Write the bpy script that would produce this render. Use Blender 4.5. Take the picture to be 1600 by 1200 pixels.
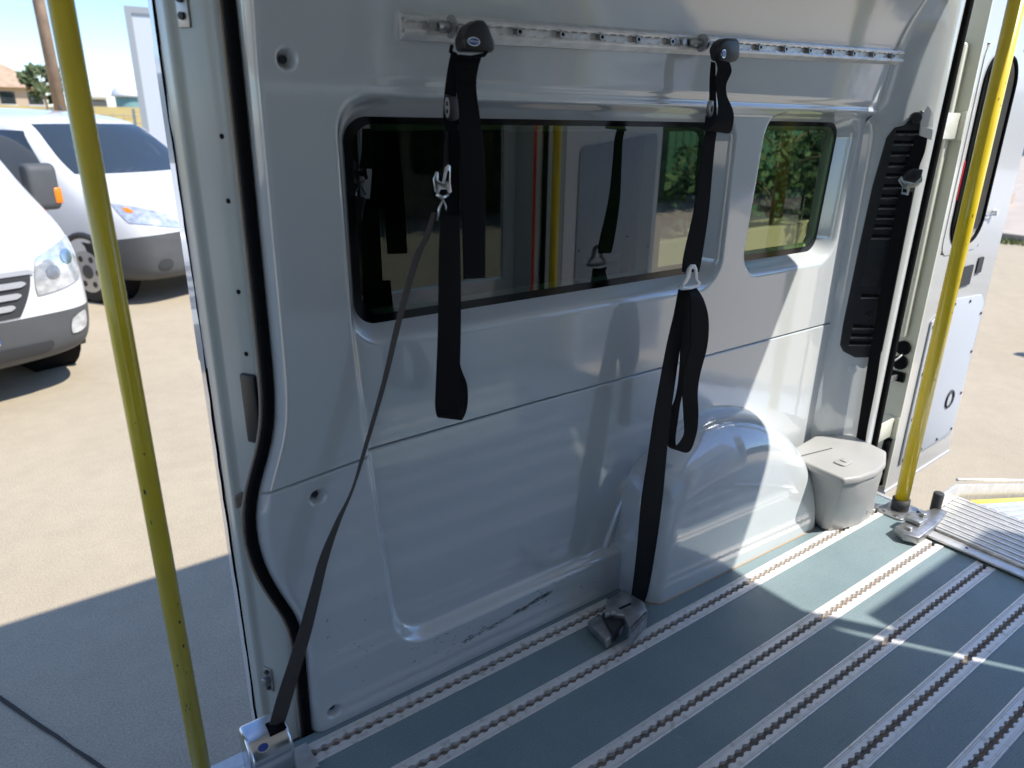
import bpy, bmesh, math, random
import numpy as np
from mathutils import Vector, Matrix
from mathutils.bvhtree import BVHTree
random.seed(7)
for o in list(bpy.data.objects): bpy.data.objects.remove(o)
SC = bpy.context.scene
COL = SC.collection
# ------------------------------------------------------------------ camera
F = 1109.0
def nrm(v): return v/np.linalg.norm(v)
_X = nrm(np.array([2420-800., 212-600., F])); _Z = -nrm(np.array([756-800., 3600-600., F]))
_Y = nrm(np.cross(_Z, _X)); _X = np.cross(_Y, _Z)
RM = np.array([_X, _Y, _Z])
EYE = np.array([0, 0, 1.25])
cam_d = bpy.data.cameras.new('camera'); cam = bpy.data.objects.new('camera', cam_d); COL.objects.link(cam)
cam.matrix_world = Matrix(((RM[0,0], -RM[0,1], -RM[0,2], 0), (RM[1,0], -RM[1,1], -RM[1,2], 0),
                           (RM[2,0], -RM[2,1], -RM[2,2], 1.25), (0, 0, 0, 1)))
cam_d.sensor_width = 36; cam_d.lens = F/1600*36
cam_d.clip_start = .02; cam_d.clip_end = 2000
cam_d.dof.use_dof = True; cam_d.dof.focus_distance = 1.75; cam_d.dof.aperture_fstop = 3.6
SC.camera = cam
# ------------------------------------------------------------------ sky, sun, exposure
SUN = Vector((.42, -.62, 1.0)).normalized()
elev = math.asin(SUN.z); azim = math.atan2(SUN.x, SUN.y)
W = bpy.data.worlds.new('World'); SC.world = W; W.use_nodes = True
wn = W.node_tree; bg = wn.nodes['Background']
sky = wn.nodes.new('ShaderNodeTexSky'); sky.sky_type = 'NISHITA'; sky.sun_disc = False
sky.sun_elevation = elev; sky.sun_rotation = azim; sky.dust_density = .15; sky.air_density = 1.0; sky.ozone_density = 4.0
tc = wn.nodes.new('ShaderNodeTexCoord'); mp = wn.nodes.new('ShaderNodeMapping'); mp.inputs['Scale'].default_value = (1, 1, 3.2)
nz = wn.nodes.new('ShaderNodeTexNoise'); nz.inputs['Scale'].default_value = 5.5; nz.inputs['Detail'].default_value = 7; nz.inputs['Roughness'].default_value = .6
cr = wn.nodes.new('ShaderNodeValToRGB'); cr.color_ramp.elements[0].position = .56; cr.color_ramp.elements[1].position = .76
cr.color_ramp.elements[1].color = (.75, .75, .75, 1)
mx = wn.nodes.new('ShaderNodeMixRGB'); mx.inputs[2].default_value = (7.2, 7.4, 7.8, 1)
L = wn.links.new
L(tc.outputs['Generated'], mp.inputs['Vector']); L(mp.outputs[0], nz.inputs['Vector']); L(nz.outputs['Fac'], cr.inputs[0])
tint = wn.nodes.new('ShaderNodeMixRGB'); tint.blend_type = 'MULTIPLY'; tint.inputs[0].default_value = 1; tint.inputs[2].default_value = (.80,.87,1.0,1)
L(cr.outputs[0], mx.inputs[0]); L(sky.outputs[0], mx.inputs[1]); L(mx.outputs[0], tint.inputs[1]); L(tint.outputs[0], bg.inputs['Color'])
bg.inputs['Strength'].default_value = .125
sl = bpy.data.lights.new('sun', 'SUN'); sl.energy = 3.3; sl.angle = math.radians(.55); sl.color = (1, .95, .87)
so = bpy.data.objects.new('sun', sl); COL.objects.link(so); so.rotation_euler = SUN.to_track_quat('Z', 'Y').to_euler()
so.location = (0, 0, 8)
SC.cycles.max_bounces = 16; SC.cycles.diffuse_bounces = 12; SC.cycles.glossy_bounces = 6; SC.cycles.transparent_max_bounces = 12
SC.view_settings.view_transform = 'Standard'; SC.view_settings.look = 'None'
SC.view_settings.exposure = 1.0; SC.view_settings.gamma = 1
# ------------------------------------------------------------------ helpers
def ray(p): return RM @ np.array([p[0]-800., p[1]-600., F])
def at(p, ax, val):                     # point of the place seen at photo pixel p on the plane axis=val
    d = ray(p); t = (val-EYE[ax])/d[ax]; return EYE+t*d
def hit(p, P0, N):
    d = ray(p); N = np.array(N); t = np.dot(np.array(P0)-EYE, N)/np.dot(d, N); return EYE+t*d
def tag(o, label=None, cat=None, group=None, kind=None):
    if label: o['label'] = label
    if cat: o['category'] = cat
    if group: o['group'] = group
    if kind: o['kind'] = kind
    return o
def mk(name, V, Fc, m=None, parent=None, smooth=False, loc=None, rz=0):
    me = bpy.data.meshes.new(name); me.from_pydata([tuple(map(float, v)) for v in V], [], [tuple(map(int, f)) for f in Fc])
    if m: me.materials.append(m)
    if smooth: me.polygons.foreach_set('use_smooth', [True]*len(me.polygons))
    me.update()
    o = bpy.data.objects.new(name, me); COL.objects.link(o)
    if parent: o.parent = parent
    if loc is not None: o.location = loc
    o.rotation_euler.z = rz
    return o
def empty(name, loc=(0,0,0), rz=0):
    o = bpy.data.objects.new(name, None); COL.objects.link(o); o.location = loc; o.rotation_euler.z = rz; o.empty_display_size = .1; return o
class MB:                               # collects shapes into ONE mesh
    def __init__(s): s.V = []; s.F = []
    def add(s, V, Fc):
        b = len(s.V); s.V += [tuple(v) for v in V]; s.F += [tuple(i+b for i in f) for f in Fc]; return s
    def box(s, x0, x1, y0, y1, z0, z1):
        return s.add([(x0,y0,z0),(x1,y0,z0),(x1,y1,z0),(x0,y1,z0),(x0,y0,z1),(x1,y0,z1),(x1,y1,z1),(x0,y1,z1)],
                     [(0,3,2,1),(4,5,6,7),(0,1,5,4),(1,2,6,5),(2,3,7,6),(3,0,4,7)])
    def obox(s, c, u, v, w, hu, hv, hw):    # oriented box
        c, u, v, w = map(np.array, (c, u, v, w)); P = []
        for k in (-1, 1):
            for a, b in ((-1,-1),(1,-1),(1,1),(-1,1)): P.append(c+a*hu*u+b*hv*v+k*hw*w)
        return s.add(P, [(0,3,2,1),(4,5,6,7),(0,1,5,4),(1,2,6,5),(2,3,7,6),(3,0,4,7)])
    def tube(s, pts, r, n=10, cap=True):
        pts = [np.array(p, float) for p in pts]; m = len(pts); rr = r if hasattr(r, '__len__') else [r]*m; V = []; Fc = []
        t0 = nrm(pts[1]-pts[0]); up = np.array([0,0,1.]) if abs(t0[2]) < .9 else np.array([1.,0,0]); a = nrm(np.cross(t0, up))
        for i, p in enumerate(pts):
            t = nrm(pts[min(i+1,m-1)]-pts[max(i-1,0)]); a = nrm(a-np.dot(a,t)*t); b = np.cross(t, a)
            for k in range(n):
                th = 2*math.pi*k/n; V.append(p+rr[i]*(math.cos(th)*a+math.sin(th)*b))
        for i in range(m-1):
            for k in range(n): Fc.append((i*n+k, i*n+(k+1)%n, (i+1)*n+(k+1)%n, (i+1)*n+k))
        if cap: Fc.append(tuple(range(n-1,-1,-1))); Fc.append(tuple(range((m-1)*n, m*n)))
        return s.add(V, Fc)
    def prism(s, poly, z0, z1, ax=2, taper=None):   # poly extruded along axis ax
        n = len(poly); V = []
        for z in (z0, z1):
            for (a, b) in poly:
                if taper is not None and z == z1: a, b = taper(a, b)
                V.append({2:(a,b,z), 1:(a,z,b), 0:(z,a,b)}[ax])
        return s.add(V, [tuple(range(n-1,-1,-1)), tuple(range(n,2*n))]+[(i,(i+1)%n,n+(i+1)%n,n+i) for i in range(n)])
    def build(s, name, m=None, parent=None, smooth=False, bevel=0, seg=2, loc=None, rz=0):
        o = mk(name, s.V, s.F, m, parent, smooth, loc, rz)
        bm = bmesh.new(); bm.from_mesh(o.data); bmesh.ops.recalc_face_normals(bm, faces=bm.faces); bm.to_mesh(o.data); bm.free()
        if bevel:
            b = o.modifiers.new('bevel', 'BEVEL'); b.width = bevel; b.segments = seg; b.limit_method = 'ANGLE'; b.angle_limit = math.radians(35)
            o.data.polygons.foreach_set('use_smooth', [True]*len(o.data.polygons))
        return o
def autosmooth(o, deg=35):
    o.data.polygons.foreach_set('use_smooth', [True]*len(o.data.polygons))
    bm = bmesh.new(); bm.from_mesh(o.data)
    for e in bm.edges:
        if len(e.link_faces) == 2 and e.calc_face_angle(0) > math.radians(deg): e.smooth = False
    bm.to_mesh(o.data); bm.free(); return o
def rrect(x0, x1, y0, y1, r, n=5):
    P = []
    for cx, cy, a in ((x1-r,y1-r,0),(x0+r,y1-r,90),(x0+r,y0+r,180),(x1-r,y0+r,270)):
        for i in range(n+1):
            t = math.radians(a+90*i/n); P.append((cx+r*math.cos(t), cy+r*math.sin(t)))
    return P
def circle(cx, cy, r, n=16): return [(cx+r*math.cos(2*math.pi*i/n), cy+r*math.sin(2*math.pi*i/n)) for i in range(n)]
def cat(P, per=6):                       # catmull-rom through rows of numpy points
    P = np.array(P, float); out = []
    n = len(P)
    for i in range(n-1):
        p0, p1, p2, p3 = P[max(i-1,0)], P[i], P[i+1], P[min(i+2,n-1)]
        for k in range(per):
            t = k/per
            out.append(.5*((2*p1)+(-p0+p2)*t+(2*p0-5*p1+4*p2-p3)*t*t+(-p0+3*p1-3*p2+p3)*t**3))
    out.append(P[-1]); return np.array(out)
def ribbon(name, rows, m, parent, th=.0016, per=6, ribs=4):   # rows: (left point, right point); a strap with thickness
    R_ = cat([np.concatenate([a, b]) for a, b in rows], per); Lp, Rp = R_[:, :3], R_[:, 3:]
    n = len(Lp); C = (Lp+Rp)/2; V = []; Fc = []
    for i in range(n):
        t = nrm(C[min(i+1,n-1)]-C[max(i-1,0)]); w = nrm(Rp[i]-Lp[i]); nn = nrm(np.cross(t, w))*th/2
        for k in range(ribs+1):
            q = Lp[i]+(Rp[i]-Lp[i])*k/ribs; V.append(q+nn*(1 if k%2 or ribs < 6 else .45))
        for k in range(ribs, -1, -1):
            q = Lp[i]+(Rp[i]-Lp[i])*k/ribs; V.append(q-nn*(1 if k%2 or ribs < 6 else .45))
    c_ = 2*(ribs+1)
    for i in range(n-1):
        for k in range(c_): Fc.append((i*c_+k, i*c_+(k+1)%c_, (i+1)*c_+(k+1)%c_, (i+1)*c_+k))
    Fc.append(tuple(range(c_-1,-1,-1))); Fc.append(tuple(range((n-1)*c_, n*c_)))
    return autosmooth(mk(name, V, Fc, m, parent), 50)
def copy_tree(o, parent=None):
    c = o.copy(); COL.objects.link(c); c.parent = parent
    for ch in list(o.children): copy_tree(ch, c)
    return c
# ------------------------------------------------------------------ materials
def mat(name, col, rough=.5, metal=0, coat=0, coat_r=.05, var=0, vscale=8, bump=0, bscale=60, bdist=.002, spec=.5, col2=None, detail=4, thr=None):
    m = bpy.data.materials.new(name); m.use_nodes = True; nt = m.node_tree; b = nt.nodes['Principled BSDF']
    b.inputs['Base Color'].default_value = (*col, 1); b.inputs['Roughness'].default_value = rough; b.inputs['Metallic'].default_value = metal
    b.inputs['Coat Weight'].default_value = coat; b.inputs['Coat Roughness'].default_value = coat_r; b.inputs['Specular IOR Level'].default_value = spec
    if coat >= 1: b.inputs['Coat IOR'].default_value = 2.1
    tcn = nt.nodes.new('ShaderNodeTexCoord')
    if var or col2:
        n1 = nt.nodes.new('ShaderNodeTexNoise'); n1.inputs['Scale'].default_value = vscale; n1.inputs['Detail'].default_value = detail
        r = nt.nodes.new('ShaderNodeValToRGB')
        lo, hi = thr or (.3, .7)
        r.color_ramp.elements[0].position = lo; r.color_ramp.elements[1].position = hi
        c2 = col2 or tuple(min(1, c*(1+var)) for c in col); c1 = col if col2 else tuple(c*(1-var) for c in col)
        r.color_ramp.elements[0].color = (*c1, 1); r.color_ramp.elements[1].color = (*c2, 1)
        nt.links.new(tcn.outputs['Object'], n1.inputs['Vector']); nt.links.new(n1.outputs['Fac'], r.inputs[0]); nt.links.new(r.outputs[0], b.inputs['Base Color'])
    if bump:
        n2 = nt.nodes.new('ShaderNodeTexNoise'); n2.inputs['Scale'].default_value = bscale; n2.inputs['Detail'].default_value = 3
        bp = nt.nodes.new('ShaderNodeBump'); bp.inputs['Strength'].default_value = bump; bp.inputs['Distance'].default_value = bdist
        nt.links.new(tcn.outputs['Object'], n2.inputs['Vector']); nt.links.new(n2.outputs['Fac'], bp.inputs['Height']); nt.links.new(bp.outputs[0], b.inputs['Normal'])
        if coat: nt.links.new(bp.outputs[0], b.inputs['Coat Normal'])
    return m
def glass(name, tint, ior=1.9, rough=0.0):
    m = bpy.data.materials.new(name); m.use_nodes = True; nt = m.node_tree; nt.nodes.remove(nt.nodes['Principled BSDF'])
    t = nt.nodes.new('ShaderNodeBsdfTransparent'); t.inputs[0].default_value = (*tint, 1)
    g = nt.nodes.new('ShaderNodeBsdfGlossy'); g.inputs['Roughness'].default_value = rough
    f = nt.nodes.new('ShaderNodeFresnel'); f.inputs[0].default_value = ior; x = nt.nodes.new('ShaderNodeMixShader')
    gm = nt.nodes.new('ShaderNodeNewGeometry'); mm = nt.nodes.new('ShaderNodeMath'); mm.operation = 'SUBTRACT'; mm.use_clamp = True
    nt.links.new(f.outputs[0], mm.inputs[0]); nt.links.new(gm.outputs['Backfacing'], mm.inputs[1]); nt.links.new(mm.outputs[0], x.inputs[0]); nt.links.new(t.outputs[0], x.inputs[1]); nt.links.new(g.outputs[0], x.inputs[2])
    nt.links.new(x.outputs[0], nt.nodes['Material Output'].inputs[0]); return m
M = {}
def lining(name, col, wav):
    m = mat(name, col, .28, coat=1, coat_r=.035, bump=.25, bscale=5, bdist=wav, var=.03, vscale=3); nt = m.node_tree
    b = nt.nodes['Principled BSDF']; bp0 = [n for n in nt.nodes if n.type == 'BUMP'][0]; tcn = [n for n in nt.nodes if n.type == 'TEX_COORD'][0]
    n = nt.nodes.new('ShaderNodeTexNoise'); n.inputs['Scale'].default_value = 420; n.inputs['Detail'].default_value = 2
    bp = nt.nodes.new('ShaderNodeBump'); bp.inputs['Strength'].default_value = .05; bp.inputs['Distance'].default_value = .0006
    nt.links.new(tcn.outputs['Object'], n.inputs['Vector']); nt.links.new(n.outputs['Fac'], bp.inputs['Height']); nt.links.new(bp0.outputs[0], bp.inputs['Normal'])
    nt.links.new(bp.outputs[0], b.inputs['Normal']); nt.links.new(bp.outputs[0], b.inputs['Coat Normal'])
    # rub marks: roughness and a slight dulling along faint smears
    s = nt.nodes.new('ShaderNodeTexNoise'); s.inputs['Scale'].default_value = 2.2; s.inputs['Detail'].default_value = 8; s.inputs['Roughness'].default_value = .7
    mp_ = nt.nodes.new('ShaderNodeMapping'); mp_.inputs['Scale'].default_value = (1, 1, 3.5); r = nt.nodes.new('ShaderNodeMapRange')
    r.inputs['From Min'].default_value = .4; r.inputs['From Max'].default_value = .75; r.inputs['To Min'].default_value = .02; r.inputs['To Max'].default_value = .07
    nt.links.new(tcn.outputs['Object'], mp_.inputs[0]); nt.links.new(mp_.outputs[0], s.inputs['Vector']); nt.links.new(s.outputs['Fac'], r.inputs['Value']); nt.links.new(r.outputs[0], b.inputs['Coat Roughness'])
    return m
M['wall'] = lining('glossy grey wall panel', (.61,.645,.655), .004)
M['arch'] = lining('glossy grey arch cover', (.61,.645,.655), .002)
def vinyl():
    m = mat('blue green vinyl floor', (.165,.255,.30), .42); nt = m.node_tree; b = nt.nodes['Principled BSDF']; tcn = [n for n in nt.nodes if n.type == 'TEX_COORD'][0]
    def noise(sc, d, ro=.6, stretch=None):
        n = nt.nodes.new('ShaderNodeTexNoise'); n.inputs['Scale'].default_value = sc; n.inputs['Detail'].default_value = d; n.inputs['Roughness'].default_value = ro
        if stretch:
            mp_ = nt.nodes.new('ShaderNodeMapping'); mp_.inputs['Scale'].default_value = stretch; nt.links.new(tcn.outputs['Object'], mp_.inputs[0]); nt.links.new(mp_.outputs[0], n.inputs['Vector'])
        else: nt.links.new(tcn.outputs['Object'], n.inputs['Vector'])
        return n
    def ramp(n, p0, c0, p1, c1):
        r = nt.nodes.new('ShaderNodeValToRGB'); r.color_ramp.elements[0].position = p0; r.color_ramp.elements[1].position = p1
        r.color_ramp.elements[0].color = (*c0,1); r.color_ramp.elements[1].color = (*c1,1); nt.links.new(n.outputs[0], r.inputs[0]); return r
    def mul(a, c):
        x = nt.nodes.new('ShaderNodeMixRGB'); x.blend_type = 'MULTIPLY'; x.inputs[0].default_value = 1; nt.links.new(a.outputs[0], x.inputs[1]); nt.links.new(c.outputs[0], x.inputs[2]); return x
    base = ramp(noise(4, 6), .3, (.195,.268,.288), .72, (.245,.320,.335))
    grit = ramp(noise(330, 2), .35, (.80,.80,.82), .65, (1.12,1.12,1.10))
    dirt = ramp(noise(9, 9, .75, (1,2.2,1)), .60, (1,1,1), .78, (.72,.70,.66))
    c = mul(mul(base, grit), dirt); nt.links.new(c.outputs[0], b.inputs['Base Color'])
    v = nt.nodes.new('ShaderNodeTexVoronoi'); v.inputs['Scale'].default_value = 150; v.inputs['Randomness'].default_value = .25; nt.links.new(tcn.outputs['Object'], v.inputs['Vector'])
    bp = nt.nodes.new('ShaderNodeBump'); bp.inputs['Strength'].default_value = .45; bp.inputs['Distance'].default_value = .0012; bp.invert = True
    nt.links.new(v.outputs['Distance'], bp.inputs['Height']); nt.links.new(bp.outputs[0], b.inputs['Normal'])
    rr = ramp(noise(14, 6), .35, (.34,)*3, .7, (.55,)*3); nt.links.new(rr.outputs[0], b.inputs['Roughness'])
    return m
M['floor'] = vinyl()
M['alu'] = mat('worn aluminium', (.72,.71,.69), .36, metal=.55, var=.12, vscale=40)
M['alu_floor'] = mat('scuffed aluminium rail', (.74,.72,.69), .40, metal=.35, var=.15, vscale=60)
M['alu_dirty'] = mat('grimy rail edge', (.84,.82,.79), .42, metal=.25, col2=(.46,.38,.30), vscale=45, thr=(.54,.82), detail=7)
M['rust'] = mat('rusty dirt in rail channel', (.20,.175,.155), .85, col2=(.29,.21,.155), vscale=60, thr=(.46,.66))
M['rubber'] = mat('black rubber', (.006,.006,.007), .85, spec=.12)
M['trim_tan'] = mat('tan trim edge', (.30,.25,.20), .6)
M['jamb'] = mat('pale green grey body paint', (.43,.46,.43), .35, coat=.5, coat_r=.12, var=.04, vscale=6)
M['cream'] = mat('cream body paint', (.66,.66,.56), .32, coat=.4, var=.04, vscale=5)
M['doorw'] = mat('white door paint', (.55,.545,.52), .3, coat=.6, coat_r=.05)
M['bdoor'] = mat('bright white door paint', (.82,.82,.82), .3, coat=.5)
M['white'] = mat('white body paint', (.66,.67,.68), .28, coat=.8, coat_r=.04, var=.02)
M['black'] = mat('black plastic', (.018,.018,.02), .38, bump=.2, bscale=400, bdist=.0003)
M['dark'] = mat('dark interior plastic', (.035,.037,.04), .6)
M['strap'] = mat('black webbing', (.004,.004,.0055), .7, spec=.2, bump=.6, bscale=900, bdist=.0004)
M['strap_b'] = mat('dark brown webbing', (.009,.008,.008), .75, spec=.2, bump=.6, bscale=900, bdist=.0004)
M['steel'] = mat('polished steel', (.72,.73,.75), .22, metal=1, var=.08, vscale=30, bump=.15, bscale=120, bdist=.0006)
M['zinc'] = mat('dull zinc plated steel', (.42,.42,.42), .42, metal=.9, var=.25, vscale=45, bump=.3, bscale=90, bdist=.0008)
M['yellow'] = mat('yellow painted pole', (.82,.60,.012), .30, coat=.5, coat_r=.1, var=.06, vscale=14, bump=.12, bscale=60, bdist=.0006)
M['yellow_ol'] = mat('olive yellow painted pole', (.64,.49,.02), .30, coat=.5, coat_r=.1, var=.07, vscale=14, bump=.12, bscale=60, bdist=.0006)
M['strap_c'] = mat('sheen brown webbing', (.075,.064,.057), .65, spec=.25, bump=.6, bscale=900, bdist=.0004)  # base colour lightened to stand for sheen on the long strap
M['chip'] = mat('bare metal chips', (.03,.028,.025), .7)
M['bin'] = mat('pale grey bin plastic', (.40,.40,.385), .42, var=.04, vscale=9)
M['glass'] = glass('tinted window glass', (.56,.64,.48), 1.5)
M['glass_film'] = glass('filmed window glass', (.42,.50,.39), 2.6)
M['frit'] = mat('black glass border', (.003,.003,.004), .12)
M['seal_black'] = mat('dark lining', (.02,.021,.024), .55)
M['glass_clear'] = glass('lightly tinted glass', (.45,.48,.46), 1.4)
M['glass_dark'] = glass('dark privacy glass', (.06,.07,.07), 1.6)
M['carglass'] = mat('car window glass', (.03,.04,.045), .04, spec=.9, coat=.5)
M['lens'] = mat('clear headlight lens', (.62,.65,.68), .10, metal=.45, coat=1, coat_r=.02, var=.35, vscale=16)
M['grey_pl'] = mat('grey bumper plastic', (.085,.088,.09), .6, spec=.3, var=.06, vscale=6)
M['orange'] = mat('orange lens', (.9,.22,.01), .25)
M['red'] = mat('red reflector', (.62,.02,.03), .3)
M['tyre'] = mat('tyre rubber', (.025,.025,.026), .8)
M['rim'] = mat('painted steel rim', (.50,.51,.52), .4, metal=.4)
M['badge'] = mat('blue badge', (.02,.06,.28), .2, coat=.6)
M['badge_w'] = mat('badge lettering', (.75,.80,.86), .3)
M['scuff'] = mat('black scuff marks', (.025,.026,.03), .7)
M['sticker'] = mat('clear label', (.72,.73,.73), .35)
# ------------------------------------------------------------------ concrete yard
def concrete():
    m = bpy.data.materials.new('sunlit concrete'); m.use_nodes = True; nt = m.node_tree; b = nt.nodes['Principled BSDF']; b.inputs['Roughness'].default_value = .85
    tcn = nt.nodes.new('ShaderNodeTexCoord')
    def noise(s, d, r=.55):
        n = nt.nodes.new('ShaderNodeTexNoise'); n.inputs['Scale'].default_value = s; n.inputs['Detail'].default_value = d; n.inputs['Roughness'].default_value = r
        nt.links.new(tcn.outputs['Object'], n.inputs['Vector']); return n
    a, c, e = noise(.9, 6), noise(140, 3, .7), noise(9, 5)
    r1 = nt.nodes.new('ShaderNodeValToRGB'); r1.color_ramp.elements[0].position = .3; r1.color_ramp.elements[1].position = .72
    r1.color_ramp.elements[0].color = (.435,.365,.26,1); r1.color_ramp.elements[1].color = (.49,.415,.30,1)
    r2 = nt.nodes.new('ShaderNodeValToRGB'); r2.color_ramp.elements[0].position = .33; r2.color_ramp.elements[1].position = .68
    r2.color_ramp.elements[0].color = (.72,.72,.72,1); r2.color_ramp.elements[1].color = (1.12,1.12,1.12,1)
    r3 = nt.nodes.new('ShaderNodeValToRGB'); r3.color_ramp.elements[0].position = .3; r3.color_ramp.elements[1].position = .7
    r3.color_ramp.elements[0].color = (.94,.94,.94,1); r3.color_ramp.elements[1].color = (1.03,1.03,1.03,1)
    for n_, r_ in ((a,r1),(c,r2),(e,r3)): nt.links.new(n_.outputs['Fac'], r_.inputs[0])
    m1 = nt.nodes.new('ShaderNodeMixRGB'); m1.blend_type = 'MULTIPLY'; m1.inputs[0].default_value = 1
    m2 = nt.nodes.new('ShaderNodeMixRGB'); m2.blend_type = 'MULTIPLY'; m2.inputs[0].default_value = 1
    nt.links.new(r1.outputs[0], m1.inputs[1]); nt.links.new(r2.outputs[0], m1.inputs[2]); nt.links.new(m1.outputs[0], m2.inputs[1]); nt.links.new(r3.outputs[0], m2.inputs[2])
    nt.links.new(m2.outputs[0], b.inputs['Base Color'])
    bp = nt.nodes.new('ShaderNodeBump'); bp.inputs['Strength'].default_value = .5; bp.inputs['Distance'].default_value = .004
    nt.links.new(c.outputs['Fac'], bp.inputs['Height']); nt.links.new(bp.outputs[0], b.inputs['Normal'])
    return m
M['concrete'] = concrete()
GZ = -.6
yard = mk('concrete_yard', [(-900,-900,GZ),(900,-900,GZ),(900,900,GZ),(-900,900,GZ)], [(0,1,2,3)], M['concrete']); tag(yard, kind='structure')
jw = MB(); a, b = at((-60,1050),2,GZ), at((230,1250),2,GZ)      # joint sawn into the slab
dv = nrm(b-a); pv = np.array([-dv[1], dv[0], 0]); NJ = 60
a2, b2 = a-dv*.9, b+dv*3
V = []; random.seed(3)
for i in range(NJ+1):
    q = a2+(b2-a2)*i/NJ; w1, w2 = .004+random.random()*.004, .004+random.random()*.004
    V += [q+pv*w1+np.array([0,0,.004]), q-pv*w2+np.array([0,0,.004])]
j = mk('expansion_joint', V, [(2*i,2*i+1,2*i+3,2*i+2) for i in range(NJ)], mat('dirt in joint', (.06,.05,.04), .95), yard)

# ------------------------------------------------------------------ the van
van = empty('wheelchair_van', (0,0,GZ)); van.location.z = 0
tag(van, 'grey lined wheelchair van interior with open doors, windows and railed blue floor', 'van')
# floor
FX0, FX1, FY0, FY1 = -1.35, 2.42, -.62, 1.2
MB().box(FX0, FX1, FY0, FY1+.03, -.16, -.0225).build('floor_base', M['dark'], van)
MB().box(FX0, .30, FY1+.001, FY1+.035, -.05, .004).box(FX0, .30, FY1-.03, FY1, .001, .004).build('door_sill_strip', M['alu'], van)
MB().box(FX1+.001, FX1+.02, FY0, FY1, -.05, .003).build('rear_sill_strip', M['alu'], van)
RAIL_Y = [1.149, .995, .781, .630, .478, .329, .178, .027, -.125, -.28, -.43]
_e = [FY1]
for _y in RAIL_Y: _e += [_y+.0275, _y-.0275]
_e.append(FY0)
for i in range(0, len(_e), 2):          # vinyl laid in strips between the flush rails
    MB().box(FX0, FX1, _e[i+1]+.0004, _e[i]-.0004, -.022, 0).build('floor_strip', M['floor'], van)
for _y, xs_ in zip(RAIL_Y, [((FX0,.298),(1.202,FX1)),((FX0,-1.202),(2.362,FX1))]+[((FX0,-1.202),(2.267,FX1))]*9):
    for (a_, b_) in xs_: MB().box(a_, b_, _y-.0273, _y+.0273, -.022, -.0004).build('floor_infill', M['floor'], van)
def track(name, L_, m, parent, hw, lip, pitch=.0254, depth=.012, chan=None):
    # L track in local coords: x along, y across, z up (top at z=0); scalloped slot in the middle
    nper = 12; n = int(L_/pitch*nper); xs = np.linspace(0, L_, n+1); ph = (xs/pitch) % 1-.5
    hole = np.sqrt(np.maximum(0, .0098**2-(ph*pitch)**2)); yi = np.maximum(.0052, hole)
    V = []; Fc = []
    prof = [(-hw, -.004), (-hw, -.0008), (-hw+.002, .0)]
    if hw > .02: prof += [(-hw+.0045, 0), (-hw+.0050, -.002), (-hw+.0058, -.002), (-hw+.0063, -.0004), (-hw+.0085, -.0004), (-hw+.0090, -.002), (-hw+.0098, -.002), (-hw+.0103, -.0012)]
    prof += [(-lip+.0045, -.0012)]
    for sgn in (1, -1):
        b0 = len(V); k = len(prof)+2
        for i, x in enumerate(xs):
            for (y, z) in prof: V.append((x, sgn*y, z))
            V.append((x, -sgn*yi[i], -.0012)); V.append((x, -sgn*yi[i], -depth))
        for i in range(n):
            for q in range(k-1): Fc.append((b0+i*k+q, b0+i*k+q+1, b0+(i+1)*k+q+1, b0+(i+1)*k+q))
    o = MB().add(V, Fc).build(name, m, parent)
    c = MB().box(0, L_, -.0105, .0105, -depth-.002, -depth-.0005); c.build('channel', chan or M['rust'], o)
    return o
for i, y in enumerate(RAIL_Y):
    x0, x1 = (.30, 1.20) if i == 0 else (-1.2, 2.36 if i == 1 else 2.265)
    r = track('floor_rail', x1-x0, M['alu_dirty'], van, .0275, .02, depth=.012)
    r.location = (x0, y, .0022)
    # close the underside edge on the vinyl
random.seed(31); sc_ = MB()
def smear(x, y, a, ln, w, bend):
    P = []; n_ = 8
    for i in range(n_+1):
        t = i/n_; xx = x+ln*t*math.cos(a)-bend*t*t*math.sin(a); yy = y+ln*t*math.sin(a)+bend*t*t*math.cos(a); ww = w*math.sin(math.pi*(.08+.84*t)); P += [(xx-ww*math.sin(a), yy+ww*math.cos(a), .0006), (xx+ww*math.sin(a), yy-ww*math.cos(a), .0006)]
    return P, [(2*i,2*i+1,2*i+3,2*i+2) for i in range(n_)]
gaps = [(.82,.95),(.67,.74),(.52,.59),(.37,.44),(.22,.29)]
for k in range(16):
    g_ = random.choice(gaps); sc_.add(*smear(random.uniform(.8,2.2), random.uniform(*g_), random.uniform(0,3.14), random.uniform(.01,.07), random.uniform(.0003,.0008), random.uniform(-.01,.01)))
sc_.build('floor_scratches', mat('pale scratch in vinyl', (.33,.42,.45), .6), van)['kind'] = 'stuff'
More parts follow.
